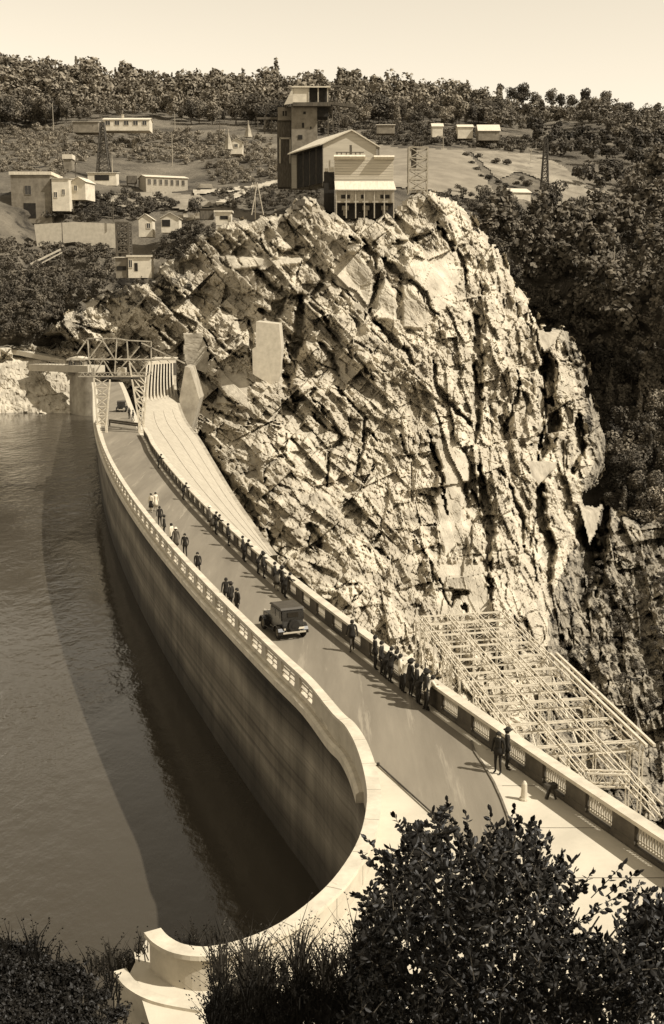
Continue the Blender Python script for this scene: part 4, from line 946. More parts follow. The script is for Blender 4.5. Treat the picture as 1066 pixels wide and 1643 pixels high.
def cone_tent(x, y0, y1, Y, label):
    p = P(x, y1, Y); k = mpp(x, y1, Y); h = (y1-y0)*k; r = h*.30; mb = MB(); n = 8
    mb.add([(p.x+r*math.cos(i*math.pi/4), p.y+r*math.sin(i*math.pi/4), p.z-.5) for i in range(n)]+[(p.x, p.y, p.z+h)], [(i, (i+1) % n, n) for i in range(n)])
    for i in range(4): mb.bar((p.x+r*math.cos(i*1.57), p.y+r*math.sin(i*1.57), p.z), (p.x-.1*r*math.cos(i*1.57), p.y, p.z+h*1.12), .15)
    tag(mb.build('tent', M['concrete_old'], None, (p.x, p.y, p.z)), label, 'tent')
cone_tent(399, 197, 218, 440, 'white cone shaped tent left of the hoist tower at the wood edge')
cone_tent(367, 212, 238, 435, 'narrow white cone tent beside the little white house on the slope')

# poles with crossarms
def pole(x, yt, yb, Y, label, arm=True, mat='timber', t=.3):
    a = P(x, yb, Y); h = P(x, yt, Y).z-a.z; o = root('utility_pole', tuple(a), label, 'pole', 'utility poles')
    mb = MB(); mb.bar((0, 0, -1), (0, 0, h), t, n=6, w2=t*.7); mb.build('shaft', M[mat], o)
    if arm:
        mb = MB(); mb.box((0, 0, h*.92), (h*.18, .14, .14)); ar = mb.build('crossarm', M[mat], o)
        for s_ in (-1, 1):
            mb = MB(); mb.bar((s_*h*.08, 0, h*.92), (s_*h*.08, 0, h*.92+.5), .15, n=6); mb.build('insulator', M['white_wall'], ar)
for x, yt, yb, Y, lb, ar, mt in [(711,218,250,470,'pale pole at the far edge of the meadow',1,'timber_pale'),(852,240,262,470,'short pale pole standing in the pale field',1,'timber_pale'),
    (985,394,436,345,'bare pale pole among the trees on the right slope',0,'timber_pale'),(1013,270,305,430,'pole at the edge of the dense wood far right',1,'timber'),
    (281,180,205,500,'thin pole just right of the long white shed',0,'timber_pale'),(353,150,210,500,'tall dark pole standing in front of the woods',1,'timber'),
    (277,212,262,430,'pale pole in the grassy patch above the barrack',0,'timber_pale'),(122,262,285,395,'short dark pole between the annex and the pylon',1,'timber'),
    (181,250,285,398,'slanting pale pole beside the dark pylon',0,'timber_pale'),(101,355,396,333,'dark pole against the pale retaining wall',0,'timber'),
    (410,292,345,306,'tall thin pole on the left part of the cliff top',1,'timber_pale'),(297,420,470,299,'short dark pole on the left rocks',0,'timber'),
    (182,322,350,335,'dark pole left of the gabled hut',1,'timber'),(86,165,205,520,'pale pole in the woods far left',0,'timber_pale')]:
    pole(x, yt, yb, Y, lb, ar, mt)
mb = MB()
for x in (404, 423): mb.bar(P(413, 293, 306), P(x, 345, 305), .2)
tag(mb.build('guy_strut', M['timber_pale'], None, P(413, 345, 306)), 'pair of slanting props beside the thin pole on the cliff top', 'prop')
mb = MB(); mb.bar(P(533, 380, 291), P(600, 383, 291), .9, .4); mb.bar(P(540, 386, 291), P(640, 392, 291), .3, .3)
for x in (545, 560, 578, 596): mb.bar(P(x, 380, 291), P(x+2, 400, 292), .25)
tag(mb.build('timber_staging', M['timber'], None, P(570, 385, 291)), 'dark timber staging plank laid along the upper cliff', 'staging')

# ------------------------------------------------------------------ trees
def crown_arrays(seed, n, rx, rz, zc, size, lobes=7, squash=1.0, conic=False):
    r = np.random.RandomState(seed); L_ = []
    for i in range(lobes):
        if conic:
            k_ = i/(lobes-1); L_.append((r.uniform(-.1, .1)*rx, r.uniform(-.1, .1)*rx, zc-rz+2*rz*k_, rx*(1.05-.85*k_), rz*.35))
        else:
            a = r.uniform(0, 6.28); q = r.uniform(.1, .62); L_.append((rx*q*math.cos(a), rx*q*math.sin(a), zc+rz*r.uniform(-.55, .6), rx*r.uniform(.38, .62), rz*r.uniform(.34, .55)))
    li = r.randint(0, lobes, n); L_ = np.array(L_)[li]
    d = r.normal(size=(n, 3)); d /= np.linalg.norm(d, axis=1)[:, None]; rad = r.uniform(.55, 1.08, n)**.6
    c = L_[:, :3]+d*np.c_[L_[:, 3], L_[:, 3], L_[:, 4]]*rad[:, None]
    nrm = d+r.normal(size=(n, 3))*.55; nrm[:, 2] += .25; nrm /= np.linalg.norm(nrm, axis=1)[:, None]
    t = np.cross(nrm, r.normal(size=(n, 3))); t /= np.linalg.norm(t, axis=1)[:, None]; b = np.cross(nrm, t)
    s_ = size*r.uniform(.6, 1.35, n)[:, None]
    v = np.stack([c-t*s_, c-b*s_*.7, c+t*s_*.9+nrm*s_*.25, c+b*s_*.75], 1).reshape(-1, 3)
    f = np.arange(4*n).reshape(-1, 4); return v, f
def trunk_arrays(h, r0, seed):
    r = random.Random(seed); mb = MB(); p = Vector((0, 0, -1.5)); q = Vector((r.uniform(-.2, .2), r.uniform(-.2, .2), h*.5)); e = Vector((r.uniform(-.5, .5), r.uniform(-.5, .5), h*.92))
    mb.bar(p, q, r0*2, n=6, w2=r0*1.4); mb.bar(q, e, r0*1.4, n=6, w2=r0*.5)
    for i in range(5):
        a = r.uniform(0, 6.28); z = h*r.uniform(.35, .75); s_ = Vector((0, 0, z)); mb.bar(s_, s_+Vector((math.cos(a)*h*.22, math.sin(a)*h*.22, h*.16)), r0*.7, n=5, w2=r0*.2)
    return mb
TP = []
SPEC = [(5.2, 5.0, 7.2, 13, 0), (4.4, 5.8, 8.2, 15, 0), (5.8, 4.2, 6.6, 11.5, 0), (2.8, 6.8, 8.0, 15, 1), (3.8, 4.4, 6.4, 11, 0), (2.3, 5.5, 6.8, 12.5, 1)]
for i, (rx, rz, zc, h, con) in enumerate(SPEC):
    v, f = crown_arrays(100+i, 1500 if not con else 1300, rx, rz, zc, .42, 9 if not con else 8, conic=con)
    for dk in (0, 1):
        me = bpy.data.meshes.new('crown'); me.from_pydata(v.tolist(), [], f.tolist()); me.materials.append(M['leaf_dark' if dk else 'leaf_far'])
        TP.append((me, v, f, i, dk))
    mbt = trunk_arrays(h*.8, .28, i); me = bpy.data.meshes.new('trunk'); me.from_pydata(mbt.v, [], mbt.f); me.materials.append(M['bark']); TP[-1] += (me,); TP[-2] += (me,)
def tree(x, y, Y, hpx, kind, dark, label, group, name='woodland_tree'):
    me, v, f, i, dk, tm = TP[kind*2+dark]; p = P(x, y, Y); s_ = hpx*mpp(x, y, Y)/SPEC[kind][3]
    o = root(name, tuple(p), label, 'tree', group, rnd.uniform(0, 6.28)); o.scale = (s_*rnd.uniform(.85, 1.2), s_*rnd.uniform(.85, 1.2), s_)
    for nm, m_ in (('crown', me), ('trunk', tm)):
        c = link(bpy.data.objects.new(nm, m_)); c.parent = o
    return o
low = {}
for dk in (0, 1):
    low[dk] = [crown_arrays(300+i, 260, rx, rz, zc, .85, 7, conic=con) for i, (rx, rz, zc, h, con) in enumerate(SPEC)]
def mass(name, items, mat, label, cat):
    Vs, Fs, base = [], [], 0
    for (x, y, Y, hpx, kind) in items:
        v, f = low[0][kind]; p = np.array(P(x, y, Y)); s_ = hpx*mpp(x, y, Y)/SPEC[kind][3]; a = rnd.uniform(0, 6.28); ca, sa = math.cos(a), math.sin(a)
        w_ = np.stack([v[:, 0]*ca-v[:, 1]*sa, v[:, 0]*sa+v[:, 1]*ca, v[:, 2]], 1)*s_+p; Vs.append(w_); Fs.append(f+base); base += len(v)
    o = mesh_obj(name, np.concatenate(Vs), np.concatenate(Fs), mat); return tag(o, label, cat, kind='stuff')
def samp(poly, n, mind, seed):
    r = np.random.RandomState(seed); x0, x1 = min(p[0] for p in poly), max(p[0] for p in poly); y0, y1 = min(p[1] for p in poly), max(p[1] for p in poly); out = []
    tries = 0
    while len(out) < n and tries < n*60:
        tries += 1; x, y = r.uniform(x0, x1), r.uniform(y0, y1)
        if not inside(np.array([x]), np.array([y]), poly)[0]: continue
        if any((x-a)**2+((y-b)*1.5)**2 < mind*mind for a, b in out[-400:]): continue
        out.append((x, y))
    return out
hY = lambda x, y: float(hillY(np.array([x]), np.array([y]))[0])
# ridge woods
WOOD = [(-40,118),(0,124),(200,141),(400,148),(600,154),(750,162),(790,176),(830,186),(815,200),(760,199),(690,199),(600,199),(560,205),(520,215),(430,212),(400,196),(300,196),(255,186),(160,186),(110,196),(40,200),(-40,205)]
woods = samp(WOOD, 640, 8, 1); woods.sort(key=lambda p: -p[1])
far_items = []
nw = 0
for k_, (x, y) in enumerate(woods):
    kd = rnd.choice([0, 0, 1, 2, 4, 0, 1, 2, 4, 3]); hp = (22+34*rnd.random()**1.7)*(1.0 if y > 150 else .95)
    if x > 690: hp *= .8
    if nw < 135: tree(x, y+4, hY(x, y+4)-1, hp, kd, rnd.random() < .55, 'leafy tree in the wood along the skyline ridge', 'trees of the ridge wood'); nw += 1
    else: far_items.append((x, y+4, hY(x, y+4)-1, hp, kd))
for x in range(-30, 1100, 9):                                # skyline fringe
    if 700 < x < 740 or x > 830: continue
    far_items.append((x+rnd.uniform(-4, 4), float(ridge(x))+7, 640.0, rnd.uniform(18, 36), rnd.choice([0, 1, 4, 0, 2, 3])))
mass('distant_wood', far_items, M['leaf_far'], 'distant ridge wood closing the skyline behind the works', 'wood')
for x, y, hp, kd, lb in [(802,150,18,4,'lone round tree on the skyline above the hilltop house'),(824,166,34,0,'tall rounded tree on the skyline left of the right hand knoll'),(838,172,40,4,'broad dark tree on the skyline at the knoll'),
    (858,172,30,0,'bushy tree standing on the skyline of the knoll'),(884,173,36,1,'tallest dark tree on the skyline of the knoll'),(900,174,26,4,'small round tree on the skyline right of the tallest'),(918,174,26,2,'low spreading tree on the skyline'),
    (938,174,34,4,'bushy tree alone on the skyline near the right'),(972,182,38,4,'leaning round tree on the right skyline'),(990,188,24,4,'loose feathery tree on the right skyline'),(1008,190,28,4,'loose tree at the right end of the skyline'),(1022,196,24,0,'bushy tree at the far right of the skyline'),(1050,200,30,2,'wide tree on the skyline outside the works view')]:
    tree(x, y+3, hY(x, y+3)-1, hp, kd, 1, lb, None, 'skyline_tree')
# right hand slope forest
RF_ = [(760,395),(800,345),(850,345),(920,360),(980,345),(1010,300),(1066,260),(1110,260),(1110,1000),(1040,1000),(1000,860),(975,790),(975,700),(945,600),(925,540),(870,515),(845,470),(820,420)]
rs = samp(RF_, 300, 15, 3); rs.sort(key=lambda p: -p[1]); rest = []
for k_, (x, y) in enumerate(rs):
    hp = 30+46*rnd.random()**1.5; Y = hY(x, y+14)-3
    if k_ < 130: tree(x, y+14, Y-1, hp, rnd.choice([0, 1, 2, 4, 3]), rnd.random() < .75, 'dark leafy tree on the steep slope right of the cliff', 'trees of the right slope')
    else: rest.append((x, y+14, Y-1, hp, rnd.choice([0, 1, 2, 4])))
mass('slope_wood', rest, M['leaf_dark'], 'dark wood covering the upper slope at right', 'wood')
# knoll and mid-distance
k3 = [(x, y+8, hY(x, y+8)-1, rnd.uniform(22, 36), rnd.choice([0, 2, 4, 1])) for x, y in samp([(760,170),(850,182),(940,176),(1010,182),(1110,196),(1110,222),(1000,236),(960,200),(900,196),(830,205),(780,200)], 120, 9, 15)]
mass('knoll_wood', k3, M['leaf_far'], 'broken wood along the right hand skyline and knoll', 'wood')
KN = [(850,215),(900,205),(940,230),(1000,235),(1066,215),(1110,215),(1110,310),(1010,310),(960,300),(925,290),(900,270)]
k2 = [(x, y+10, hY(x, y+10)-1, rnd.uniform(26, 40), rnd.choice([0, 2, 4])) for x, y in samp(KN, 60, 14, 5)]
mass('knoll_wood', k2, M['leaf_dark'], 'dense dark wood on the knoll above the right field', 'wood')
for x, y, hp, lb in [(885,345,62,'big dark round tree right of the stone house'),(930,350,40,'dark round tree at the lower edge of the field'),(778,330,40,'dark bushy tree at the cliff edge below the meadow'),(800,345,44,'dark tree under the stone house at left'),
    (760,345,32,'small dark tree on the cliff edge right of the pale rocks'),(822,352,40,'dark tree just below the stone house'),(313,348,38,'large dark round tree right of the open hut'),(965,345,46,'dark tree on the slope below the pale ground')]:
    tree(x, y+2, hY(x, y)-4, hp, rnd.choice([0, 2]), 1, lb, None, 'dark_tree')
# bushes
bushv = [crown_arrays(500+i, 420, 2.2, 1.5, 1.2, .30, 6) for i in range(4)]
bme = []
for i, (v, f) in enumerate(bushv):
    for mt in ('leaf_far', 'leaf_dark'):
        me = bpy.data.meshes.new('shrub'); me.from_pydata(v.tolist(), [], f.tolist()); me.materials.append(M[mt]); bme.append(me)
def bush(x, y, Y, wpx, dark, label, group=None):
    o = link(bpy.data.objects.new('shrub', bme[rnd.randrange(4)*2+dark])); p = P(x, y, Y); s_ = wpx*mpp(x, y, Y)/5.0; o.location = p; o.scale = (s_, s_, s_*rnd.uniform(.8, 1.2)); o.rotation_euler = (0, 0, rnd.uniform(0, 6))
    return tag(o, label, 'shrub', group)
for x, y in [(748,250),(757,262),(764,272),(772,283),(785,288),(800,292),(812,298),(770,252),(795,262),(815,264),(828,296),(845,294),(838,286)]:
    bush(x, y+3, hY(x, y)-3.5, rnd.uniform(12, 24), 1, 'dark shrub in the hedge line between meadow and pale field', 'shrubs of the hedge line')
def scrub(poly, n, seed, wpx, mat, name, label, yf=hY, off=1.0, mind=5):
    Vs, Fs, base = [], [], 0; r = random.Random(seed)
    for x, y in samp(poly, n, mind, seed):
        v, f = bushv[r.randrange(4)]; Y = yf(x, y)-off; s_ = r.uniform(*wpx)*mpp(x, y, Y)/5.0; a = r.uniform(0, 6); ca, sa = math.cos(a), math.sin(a)
        k_ = r.randrange(2); v = v[:(1 if k_ else 1)*len(v)//2*1]; f_ = f[:len(v)//4]
        Vs.append(np.stack([v[:, 0]*ca-v[:, 1]*sa, v[:, 0]*sa+v[:, 1]*ca, v[:, 2]*r.uniform(.7, 1.3)], 1)*s_+np.array(P(x, y, Y))); Fs.append(f_+base); base += len(v)
    return tag(mesh_obj(name, np.concatenate(Vs), np.concatenate(Fs), M[mat]), label, 'scrub', kind='stuff')
cYf = lambda x, y: float(CT(np.array([x]), np.array([y]))[0])
scrub([(-40,205),(120,205),(240,210),(440,225),(445,290),(340,300),(330,262),(230,262),(140,250),(100,290),(-40,270)], 560, 21, (9, 24), 'leaf_far', 'scrub', 'low scrub scattered over the left hillside')
scrub([(560,206),(690,204),(820,222),(900,240),(870,248),(760,238),(610,232)], 170, 22, (12, 26), 'leaf_dark', 'scrub', 'thick scrub along the top of the meadow')
scrub([(340,310),(420,302),(480,290),(520,300),(510,318),(440,335),(350,338)], 90, 23, (9, 20), 'leaf_dark', 'scrub', 'dark scrub on the bank behind the cliff top', off=2)
scrub([(100,312),(240,318),(300,330),(215,352),(120,352),(75,350)], 120, 24, (10, 24), 'leaf_dark', 'scrub', 'dark scrub between the white annex and the retaining wall', off=2)
scrub([(-40,395),(60,395),(120,392),(190,405),(190,450),(140,478),(90,510),(40,545),(-40,550)], 260, 25, (14, 34), 'leaf_dark', 'scrub', 'dark thicket below the retaining wall down to the rocks', off=6)
scrub([(250,400),(290,366),(345,362),(345,380),(310,392),(285,420),(250,420)], 70, 26, (12, 24), 'leaf_dark', 'scrub', 'dark bushes at the left corner of the cliff top', yf=cYf, off=3)
scrub([(160,470),(240,445),(300,450),(310,480),(250,500),(190,490)], 60, 27, (6, 16), 'leaf_dark', 'scrub', 'thin scrub clinging to the left rocks', yf=cYf, off=3)
scrub([(905,330),(960,340),(1066,320),(1110,330),(1110,420),(980,400),(850,380),(790,360)], 150, 28, (16, 34), 'leaf_dark', 'scrub', 'dark scrub along the top of the right slope', off=3)
scrub([(870,1050),(960,900),(1000,880),(1066,900),(1110,1100),(1030,1160)], 110, 29, (10, 24), 'leaf_dark', 'scrub', 'dark scrub clinging to the ravine rocks at right', yf=cYf, off=3)
scrub([(740,340),(790,380),(850,470),(930,545),(975,680),(985,800),(1000,830),(965,800),(940,600),(860,510),(800,400)], 170, 30, (10, 26), 'leaf_dark', 'scrub', 'dark bushes fringing the right edge of the cliff', yf=hY, off=8)
scrub([(690,322),(740,300),(790,330),(770,360),(740,335)], 30, 31, (10, 20), 'leaf_dark', 'scrub', 'bushes at the top right corner of the cliff', yf=hY, off=8)

# ------------------------------------------------------------------ near ground on the photographer's side
gx, gy = np.meshgrid(np.arange(-30, 30.1, .5), np.arange(-6, 36.1, .5))
rt = sstep(-2.5, .5, gx)
hr = np.where(gy < 16, 16.2-.55*gy, 7.4-1.7*(gy-16)); hr = np.maximum(hr, -.35)
hl = np.where(gy < 19, 13.5-.62*gy, 1.72-.75*(gy-19)); hl = np.where(gx > -5.4, np.maximum(hl, -.5) if True else hl, hl)
h = hl*(1-rt)+hr*rt; h = np.where((gx > -5.6) & (gy > 21), np.minimum(h, -.35), h)
h = np.where(gy > 30, np.minimum(h, -.35-(gy-30)*1.3), h); h = np.where(gx < -6, h-(-6-gx)*.30, h); h = h+.18*fbm(gx/2, gy/2, 4, 5)-.1
h = np.where((gx > -5.6) & (gy > 20.5), np.minimum(h, -.12), h)
pts = np.stack([gx, gy, h], -1).reshape(-1, 3)
tag(mesh_obj('near_bank', pts, grid_faces(*gx.shape), M['bank'], smooth=True), kind='structure')

# oak bush, bottom right
BP = [(500+a/1.974, 1150+b/1.974) for a, b in [(150,620),(165,545),(215,500),(215,420),(265,370),(300,345),(350,330),(415,300),(445,325),(480,360),(505,400),(545,390),(575,340),(620,320),(690,335),(735,365),(760,425),(820,440),(850,490),(865,540),(835,600),(880,660),(940,690),(990,590),(1060,540),(1110,560),(1170,520)]]+[(1110,1420),(1110,1700),(560,1700),(560,1560),(575,1500)]
ob = root('oak_bush', tuple(P(790, 1700, 8.5)), 'large dark evergreen oak bush filling the lower right corner', 'bush'); og = np.array(ob.location)
def leaf_geo(c, d, n_, L_, Wd):
    s_ = d.cross(n_).normalized(); n_ = s_.cross(d).normalized()
    return [c, c+d*L_*.35+s_*Wd*.5-n_*Wd*.12, c+d*L_*.72+s_*Wd*.42-n_*Wd*.12, c+d*L_, c+d*L_*.72-s_*Wd*.42-n_*Wd*.12, c+d*L_*.35-s_*Wd*.5-n_*Wd*.12, c+d*L_*.5+n_*Wd*.10]
LF = [(0, 1, 6), (1, 2, 6), (2, 3, 6), (3, 4, 6), (4, 5, 6), (5, 0, 6)]
def rv(r=rnd): return Vector((r.gauss(0, 1), r.gauss(0, 1), r.gauss(0, 1))).normalized()
Lv = []; Lf = []
def put_leaf(c, d, L_):
    n_ = (rv()*.8+Vector((0, -.3, .8))).normalized(); b = len(Lv); Lv.extend(tuple(v) for v in leaf_geo(c, d, n_, L_, L_*.52)); Lf.extend(tuple(b+i for i in t) for t in LF)
ppx = np.array(samp(BP, 2400, 4.5, 55)); ed = dist_lines(ppx[:, 0], ppx[:, 1], BP[:27])
root_p = P(800, 1760, 8.2)
twigs = MB()
tips = [(430,268),(262,312),(300,335),(172,382),(158,432),(132,560),(165,600),(200,470),(490,310),(500,375),(568,300),(600,330),(640,292),(700,332),(722,345),(745,380),(790,440),(832,452),(890,492),(862,545),(960,590),(985,470),(1030,492),(1045,530),(405,300),(455,335),(540,395),(900,600),(350,350),(250,420)]
tips = [(500+a/1.974, 1150+b/1.974) for a, b in tips]
sprigs = []
for x, y in tips:
    cx_, cy_ = 790, 1600; dx, dy = cx_-x, cy_-y; l = math.hypot(dx, dy); sprigs.append((x, y, x+dx/l*rnd.uniform(50, 75), y+dy/l*rnd.uniform(50, 75), rnd.uniform(7.4, 8.8)))
for (x, y), e in zip(ppx, ed):
    if rnd.random() > min(1, .15+e/45): continue
    a = rnd.gauss(-math.pi/2, .75); l = rnd.uniform(22, 42); Y = rnd.uniform(6.9, 9.6); sprigs.append((x+math.cos(a)*l*.4, y+math.sin(a)*l*.4, x-math.cos(a)*l*.6, y-math.sin(a)*l*.6, Y))
big = []
for k_, (x0, y0, x1, y1, Y) in enumerate(sprigs):
    a, b = P(x1, y1, Y+rnd.uniform(-.2, .2)), P(x0, y0, Y); ax = (b-a); ln = ax.length; ax.normalize()
    twigs.bar(a, b, .010, n=3, w2=.004)
    nlf = int(ln/.020)+3
    for i in range(nlf):
        t = i/(nlf-1); c = a.lerp(b, .15+.85*t); d = (ax*.55+rv()*.85).normalized() if i < nlf-2 else (ax+rv()*.35).normalized()
        L_ = rnd.uniform(.042, .068)
        if k_ < 30 and i >= nlf-8 and len(big) < 220: big.append((c, d, L_)); continue
        put_leaf(c, d, L_)
print('oak leaves', len(Lf)//6, 'sprigs', len(sprigs))
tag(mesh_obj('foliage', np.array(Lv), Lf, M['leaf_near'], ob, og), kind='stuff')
lm = bpy.data.meshes.new('leaf'); lm.from_pydata([tuple(v) for v in leaf_geo(Vector((0, 0, 0)), Vector((1, 0, 0)), Vector((0, 0, 1)), 1, .52)], [], LF); lm.materials.append(M['leaf_near'])
for c, d, L_ in big:
    o = link(bpy.data.objects.new('leaf', lm)); o.parent = ob; n_ = (rv()*.8+Vector((0, -.3, .8))).normalized(); s_ = d.cross(n_).normalized(); n2 = s_.cross(d).normalized()
    mt = Matrix((d, -s_, n2)).transposed().to_4x4(); mt = Matrix.Translation(c-Vector(og)) @ mt @ Matrix.Scale(L_, 4); o.matrix_local = mt
tag(twigs.build('twigs', M['bark'], ob, tuple(og), fix=False), kind='stuff')
for k_ in range(14):
    mb = MB(); x = 610+k_*32; a = root_p+Vector((rnd.uniform(-.3, .3), 0, -.6)); m1 = P(700+k_*14, 1640, 8.2); b = P(x, 1400+abs(k_-6)*14, 8.2); mb.bar(a, m1, .06, n=5, w2=.04); mb.bar(m1, b, .04, n=5, w2=.012); mb.build('branch', M['bark'], ob, tuple(og))

# broom and grasses along the bottom
def tuft(name, label, cat, pxs, Yr, hpx, n, mat, leafy=.3, kind=None):
    V_, F_ = [], []
    for x, y in pxs:
        for j in range(n):
            Y = rnd.uniform(*Yr); k_ = mpp(x, y, Y); a = P(x+rnd.gauss(0, 5), y+rnd.uniform(0, 12), Y); lean = rnd.gauss(0, .28); h_ = rnd.uniform(.45, 1.15)*hpx*k_*(.45+1.1*(.5+.5*math.sin(x*.11+1.3*math.sin(x*.037)))*(.6+.8*abs(math.sin(x*.31+y*.1))))
            m1 = a+Vector((lean*h_*.4, rnd.gauss(0, .1)*h_, h_*.55)); e = a+Vector((lean*h_*1.1, rnd.gauss(0, .15)*h_, h_)); w_ = 1.1*k_
            b = len(V_); V_ += [tuple(a-Vector((w_, 0, 0))), tuple(a+Vector((w_, 0, 0))), tuple(m1+Vector((w_*.8, 0, 0))), tuple(m1-Vector((w_*.8, 0, 0))), tuple(e)]; F_ += [(b, b+1, b+2, b+3), (b+3, b+2, b+4)]
            if rnd.random() < leafy:
                for q in range(5):
                    c = a.lerp(e, rnd.uniform(.35, 1)); d = (Vector((rnd.choice((-1, 1))*.8, rnd.gauss(0, .4), .7))).normalized()*4.5*k_; s_ = Vector((-d.z, 0, d.x))*.28; b = len(V_)
                    V_ += [tuple(c), tuple(c+d*.5+s_), tuple(c+d), tuple(c+d*.5-s_)]; F_ += [(b, b+1, b+2, b+3)]
    return tag(mesh_obj(name, np.array(V_), F_, M[mat]), label, cat, kind='stuff')
px = [(x, 1590+rnd.uniform(-30, 60)-max(0, (x-420))*.18) for x in np.arange(345, 640, 3.2)]
tuft('broom', 'dark broom and heather growing along the bottom in front of the pale apron', 'broom', px, (9, 13), 62, 16, 'grass_near', .8)
px = [(x, 1615+rnd.uniform(-10, 60)) for x in np.arange(340, 640, 2.4)]
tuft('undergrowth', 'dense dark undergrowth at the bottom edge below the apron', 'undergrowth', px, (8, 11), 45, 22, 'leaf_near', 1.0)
LSH = [(-40,1520),(45,1530),(75,1555),(100,1548),(135,1580),(165,1588),(188,1615),(196,1640),(205,1690),(-40,1690)]
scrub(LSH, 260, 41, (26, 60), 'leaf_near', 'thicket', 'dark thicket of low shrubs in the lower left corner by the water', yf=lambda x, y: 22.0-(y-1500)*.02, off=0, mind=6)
px = [(x, 1545+rnd.uniform(-20, 60)+(x-40)*.35) for x in np.arange(-30, 200, 5)]
tuft('broom', 'thin dark stems rising from the thicket at lower left', 'broom', px, (20, 22), 40, 5, 'leaf_near', 1.0)
px = [(x, 1532+rnd.uniform(-8, 4)) for x in np.arange(275, 372, 2.2)]
tuft('grass_tuft', 'pale and dark grass tuft inside the hook of the curved wall', 'grass', px, (31, 32.5), 30, 9, 'grass_near', .5)
px = [(x, 1545+rnd.uniform(-10, 20)) for x in np.arange(150, 236, 2.4)]
tuft('grass_tuft', 'grey grasses on the bank left of the wall end', 'grass', px, (30, 33), 30, 8, 'grass_near', .5)
px = [(x, 1480+(1066-x)*.5+rnd.uniform(-10, 10)) for x in np.arange(560, 1100, 3)]

# ------------------------------------------------------------------ people
def make_person(kind, seed):
    """one continuous body grown over a jointed skeleton; clothes, hair and hat are its children"""
    r = random.Random(seed); lean = kind in ('lean', 'lean_b')
    J = {}; H = 1.72
    J['pelvis'] = (0, 0, .93); J['waist'] = (0, .0, 1.10); J['chest'] = (0, .01, 1.30); J['neckb'] = (0, .0, 1.45); J['neck'] = (0, .01, 1.52); J['head'] = (0, .02, 1.60); J['crown'] = (0, .01, 1.69)
    dy = .28 if lean else 0
    if lean:
        J['waist'] = (0, .08, 1.08); J['chest'] = (0, .20, 1.22); J['neckb'] = (0, .28, 1.34); J['neck'] = (0, .31, 1.41); J['head'] = (0, .36, 1.48); J['crown'] = (0, .38, 1.57)
    st_ = .10 if kind != 'walk' else 0
    for s_, n_ in ((-1, 'l'), (1, 'r')):
        wf = (.20*s_ if kind == 'walk' else 0)
        J['hip'+n_] = (.09*s_, 0, .88); J['knee'+n_] = (.10*s_, .04+wf*.7, .49); J['ankle'+n_] = (.11*s_, wf-.02, .09); J['toe'+n_] = (.13*s_, wf+.15, .04)
        if lean:
            J['sh'+n_] = (.18*s_, .26, 1.33); J['elb'+n_] = (.25*s_, .38, 1.11); J['wri'+n_] = (.14*s_, .60, 1.10); J['han'+n_] = (.07*s_, .68, 1.11)
        else:
            J['sh'+n_] = (.19*s_, .0, 1.42); J['elb'+n_] = (.25*s_, -.03-wf*.3, 1.14); J['wri'+n_] = (.26*s_, .06-wf*.7, .90); J['han'+n_] = (.25*s_, .08-wf*.8, .80)
    R_ = dict(pelvis=.145, waist=.125, chest=.150, neckb=.075, neck=.055, head=.095, crown=.075, hip=.095, knee=.062, ankle=.042, toe=.038, sh=.068, elb=.046, wri=.030, han=.036)
    names = list(J); ed_ = [('pelvis','waist'),('waist','chest'),('chest','neckb'),('neckb','neck'),('neck','head'),('head','crown')]
    for n_ in 'lr': ed_ += [('pelvis','hip'+n_),('hip'+n_,'knee'+n_),('knee'+n_,'ankle'+n_),('ankle'+n_,'toe'+n_),('neckb','sh'+n_),('sh'+n_,'elb'+n_),('elb'+n_,'wri'+n_),('wri'+n_,'han'+n_)]
    me = bpy.data.meshes.new('body'); me.from_pydata([J[n] for n in names], [(names.index(a), names.index(b)) for a, b in ed_], [])
    o = bpy.data.objects.new('body', me); link(o); md = o.modifiers.new('s', 'SKIN'); 
    for i, n in enumerate(names):
        k_ = n if n in R_ else n[:-1]; me.skin_vertices[0].data[i].radius = (R_[k_]*(1.15 if k_ in ('chest', 'pelvis', 'waist') else 1), R_[k_]*(.8 if k_ in ('chest', 'pelvis', 'waist') else 1)); 
    me.skin_vertices[0].data[0].use_root = True
    sb = o.modifiers.new('u', 'SUBSURF'); sb.levels = 1
    dg = bpy.context.evaluated_depsgraph_get(); ev = bpy.data.meshes.new_from_object(o.evaluated_get(dg)); bpy.data.objects.remove(o)
    return ev, J
PROTO = {}
